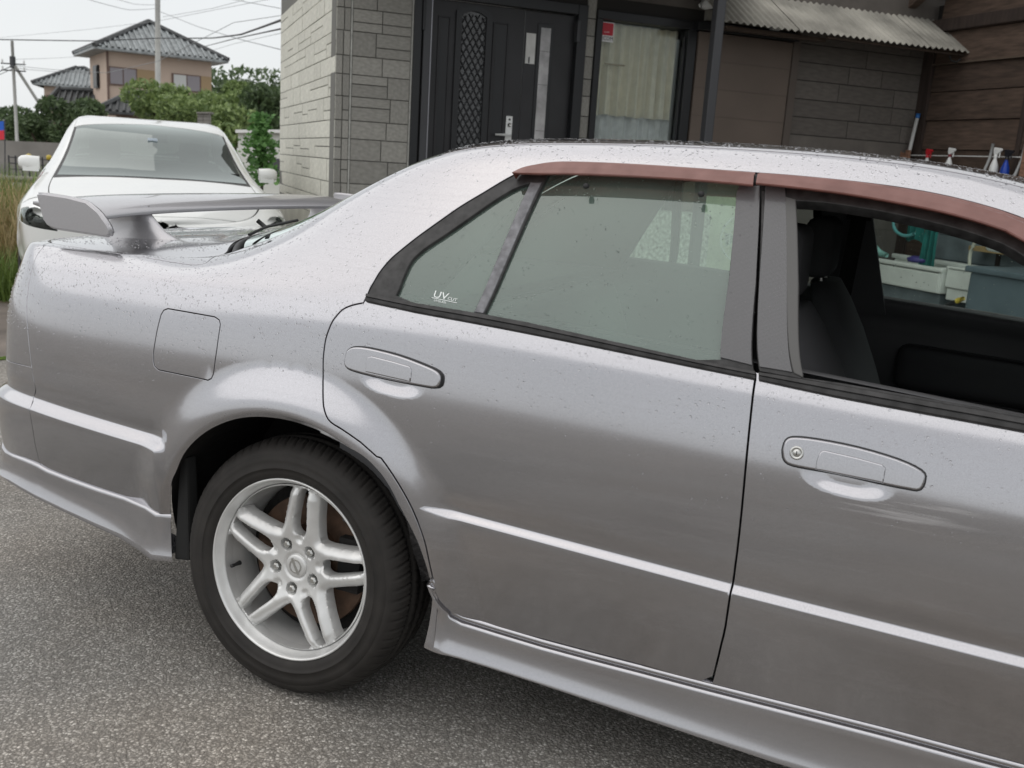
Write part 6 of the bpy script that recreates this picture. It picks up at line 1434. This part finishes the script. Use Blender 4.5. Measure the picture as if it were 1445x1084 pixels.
def bush(name,cx,cy,d,rx,rz,n,ls,m,label,cat='tree',depth=None,lobes=9,seed=1,trunk=True,group=None):
    """crown of leaf-sized faces in several uneven lobes on stems"""
    r=np.random.default_rng(seed);c=at(cx,cy,d);e_=empty(name,(c[0],c[1],0),label=label,cat=cat,group=group);R=np.array([rx,depth or rx*.8,rz])
    ci=np.array([CR[0],CR[1],0]);ci/=np.linalg.norm(ci)
    cs=r.uniform(-1,1,(lobes,3))*[.75,.75,.7];sz=r.uniform(.30,.6,lobes)
    li=r.integers(0,lobes,n);dirs=r.normal(size=(n,3));dirs/=np.linalg.norm(dirs,axis=1,keepdims=True);rad=sz[li]*r.uniform(.55,1.12,n)**.6
    Pl=(cs[li]+dirs*rad[:,None])*R;Pw=ci*Pl[:,:1]+CWH*Pl[:,1:2]+np.array([0,0,1])*Pl[:,2:3]+[0,0,c[2]]
    Pw=Pw[Pw[:,2]>.05];n=len(Pw)
    a=r.normal(size=(n,3));a[:,2]-=.3;a/=np.linalg.norm(a,axis=1,keepdims=True);b_=np.cross(a,r.normal(size=(n,3)));b_/=np.linalg.norm(b_,axis=1,keepdims=True);l=ls*r.uniform(.6,1.4,(n,1))
    V=np.stack([Pw-a*l,Pw+b_*l*.42,Pw+a*l,Pw-b_*l*.42],1).reshape(-1,3);F=np.arange(4*n).reshape(-1,4)
    mesh('crown',V,F,m,e_)
    if trunk:
        b=MB()
        for q in cs[:5]: 
            p=ci*q[0]*R[0]+CWH*q[1]*R[1]+np.array([0,0,c[2]+q[2]*R[2]]);b.tube([(q[0]*.1,0,0),tuple(p*.5+[0,0,0]),tuple(p)],[.10*max(rx,1)*.6,.05,.02],7)
        b.done('trunk',bark,e_,smooth=True)
    return e_
bush('bamboo_thicket',255,158,34,1.6,1.05,7000,.10,lf_bam,'bright green bamboo clump at the foot of the utility pole','bamboo',seed=3)
bush('bamboo_thicket',330,158,33,1.6,1.25,7000,.10,lf_bam,'green bushy tree between the utility pole and the house','tree',seed=5)
bush('tree',300,172,30,1.5,.75,5000,.09,lf_bam,'low green shrub mass just above the white car roof','shrub',seed=6)
bush('tree',385,165,31,1.0,1.0,4200,.10,lf_dk,'dark tree beside the pale house wall','tree',seed=7)
bush('hedge_shrub',48,183,34,.9,.55,3600,.08,lf_dk,'dark shrub left of the dark round tree','shrub',seed=8)
bush('tree',100,178,30,1.0,.75,5200,.09,lf_dk,'dark round tree behind the left shoulder of the white car','tree',seed=9)
bush('hedge_shrub',68,186,31,.8,.5,3600,.08,lf_dk,'leafy dark green shrub above the grey wall','shrub',seed=19)
bush('hedge_shrub',2,190,36,.9,.5,2600,.08,lf_dk,'dark shrub at the left edge beyond the banner','shrub',seed=18)
# far wood line behind everything
bw=MB();bush('tree_line',-60,172,90,6,2.0,5000,.3,lf_dk,'dark tree line at the left horizon','tree',seed=12)
bush('tree_line',420,160,95,9,3.0,6000,.35,lf_dk,'distant trees behind the house corner','tree',seed=13)
# grey yard wall, fence rail, white shed wall and block pillar
gw=mat('grey_block_wall',(.20,.19,.175),.9,noise=(1.2,.2,7),bump=(10,.4,.02))
o=prism('yard_wall',[(-140,192),(112,203),(112,250),(-140,242)],26,.15,gw,None);tag(o,'low grey concrete wall behind the white car at the left','wall')
for v in o.data.vertices:
    pass
fence=empty('mesh_fence',(0,0,0),label='dark low fence with small yellow caps in front of the grey wall',cat='fence')
for i in range(10):
    x=12+i*9.5;a=at(x,219+i*.6,20);z=a[2];b=MB();b.tube([(a[0],a[1],0),(a[0],a[1],z)],.018,6);b.done('fence_post',framec,fence)
    if i in (3,6,7): b=MB();b.lathe([(0,.06),(.05,.04),(.05,-.04),(0,-.05)],8,(a[0],a[1],z));b.done('yellow_cap',MATS['yellow_plastic'],fence,smooth=True)
for dz in (.04,.16,.28): a=at(12,219,20);c=at(98,225,20);b=MB();b.tube([(a[0],a[1],a[2]-dz),(c[0],c[1],c[2]-dz)],.012,5);b.done('fence_rail',framec,fence)
a=at(-60,250,11);c=at(75,255,11);b=MB();b.tube([tuple(a),tuple(c)],.035,8);gr_=b.done('guard_rail',mat('galvanised_rail',(.22,.20,.17),.6,.3),None,smooth=True);tag(gr_,'horizontal metal guard rail left of the white car','guard rail')
for x in (-50,8,60): p=at(x,252,11.05);b=MB();b.tube([(p[0],p[1],0),tuple(p)],.03,8);b.done('rail_post',MATS['galvanised_rail'],gr_,smooth=True)
wsh=empty('white_outbuilding',(0,0,0),label='low white outbuilding between the vine and the house corner',cat='building')
wwall=mat('white_render',(.62,.62,.58),.85,noise=(1.5,.08));o=prism('wall',[(336,186),(430,186),(430,300),(336,300)],17,3,wwall,wsh)
prism('coping',[(332,183),(434,183),(434,187.5),(332,187.5)],16.9,3.2,mat('pale_coping',(.7,.7,.68),.7),wsh);prism('window_hatch',[(384,224),(404,224),(404,246),(384,246)],16.95,.1,framec,wsh)
bp_=empty('block_pillar',(0,0,0),label='small grey block pillar among the bushes above the white car roof',cat='pillar')
for i in range(4):
    for j in range(2):
        y=160+i*5;a=[(278.5+j*8.2,y+.3),(286.2+j*8.2,y+.3),(286.2+j*8.2,y+4.7),(278.5+j*8.2,y+4.7)];prism('block',a,22,.18,gw,bp_)
prism('shaft',[(279,160.4),(294,160.4),(294,260),(279,260)],22.03,.12,joint,bp_);prism('cap',[(277,158),(296,158),(296,160.2),(277,160.2)],21.95,.3,gw,bp_)
ban=empty('advertising_banner',(0,0,0),label='blue and red vertical banner cut by the left edge of the photo',cat='banner')
prism('blue_half',[(-14,172),(5,171),(5.5,184),(-14,185)],24,.02,mat('banner_blue',(.01,.10,.50),.6),ban);prism('red_half',[(-14,185),(5.5,184),(6,197),(-14,198)],24,.02,mat('banner_red',(.60,.02,.04),.6),ban);prism('banner_pole',[(6,168),(7,168),(7,250),(6,250)],24,.03,framec,ban)
# vine on a stake by the white car
def vine(px,y0,y1,d,label):
    c=at(px,y1,d);e_=empty('climbing_vine',(c[0],c[1],0),label=label,cat='vine');r=random.Random(4);V=[];F=[];z1=at(px,y0,d)[2];zb=max(0,at(px,y1,d)[2]);ci=np.array([CR[0],CR[1],0])
    for i in range(900):
        t=r.random()**.85;z=zb+(z1-zb)*t;w_=.22*(1-.55*t)*(1+.3*math.sin(t*14));p=ci*r.gauss(0,w_*.55)+CWH*r.gauss(0,w_*.5)+np.array([0,0,z])
        n=np.array([r.gauss(0,1),r.gauss(0,1),r.gauss(.4,.6)])-CWH*.8;n/=np.linalg.norm(n);u=np.cross(n,[0,0,1]);u/=np.linalg.norm(u)+1e-9;v=np.cross(u,n);l=r.uniform(.025,.055);b=len(V)
        # five-point vine leaf
        for (a_,q) in ((-.5,.0),(-.95,.45),(-.35,.55),(0,1.15),(.35,.55),(.95,.45),(.5,.0),(0,-.15)): V.append(p+u*a_*l+v*q*l+n*(.15*l*abs(a_)))
        F.append(tuple(b+k_ for k_ in range(8)))
    mesh('leaves',V,F,lf_vine,e_);b=MB();b.tube([(0,0,0),(.02,.01,z1*.5),(-.01,.02,z1*.98)],.012,6);b.tube([(.05,0,0),(-.03,.03,z1*.4),(.04,0,z1*.9)],.008,6);b.done('stem',bark,e_,smooth=True)
vine(368,163,262,12,'leafy climbing vine rising behind the white car mirror')
# tall grasses at the left
def grass(name,x0,x1,d0,d1,n,h0,h1,m,label,seed,lean=.35,cat='grass'):
    r=np.random.default_rng(seed);V=[];F=[];ci=np.array([CR[0],CR[1],0]);
    for i in range(n):
        d=r.uniform(d0,d1);b0=at(r.uniform(x0,x1),300,d)*[1,1,0];h=r.uniform(h0,h1);dr=r.normal(size=3)*[1,1,0];dr/=np.linalg.norm(dr);w_=r.uniform(.003,.008)*(d/6);sd=np.cross(dr,[0,0,1]);bb=len(V);k=4;ln=h*lean*r.uniform(.3,1.6)
        for j in range(k+1):
            t=j/k;p=b0+dr*ln*t*t+np.array([0,0,h*(t-.28*t*t*lean*1.5)]);ww=w_*(1-t*.9);V+= [p-sd*ww,p+sd*ww]
        F+=[(bb+2*j,bb+2*j+1,bb+2*j+3,bb+2*j+2) for j in range(k)]
    o=mesh(name,V,F,m,None,kind='stuff');tag(o,label,cat)
grass('tall_grass',-200,72,7.6,9.8,3600,.45,1.05,lf_dry,'dry straw-coloured tall grass at the left behind the white car',21)
grass('tall_grass',-200,80,8.2,11.5,3200,.5,1.15,lf_grass,'fresh green reeds among the dry grass at the left',22)
grass('tall_grass',-160,66,7.2,8.0,2600,.15,.5,lf_grass,'short green grass along the yard edge at the left',23)
grass('tall_grass',330,400,10.5,12.5,1500,.3,.7,lf_grass,'green undergrowth between the white car and the house corner',24)
earth=mat('bare_earth',(.12,.10,.06),.95,noise=(3,.3));c=[at(-400,330,7.2)*[1,1,0],at(90,330,7.2)*[1,1,0],at(90,330,24)*[1,1,0],at(-400,330,24)*[1,1,0]]
b=MB();b.quad(*[(p[0],p[1],.006) for p in c]);b.done('verge',earth,kind='structure')
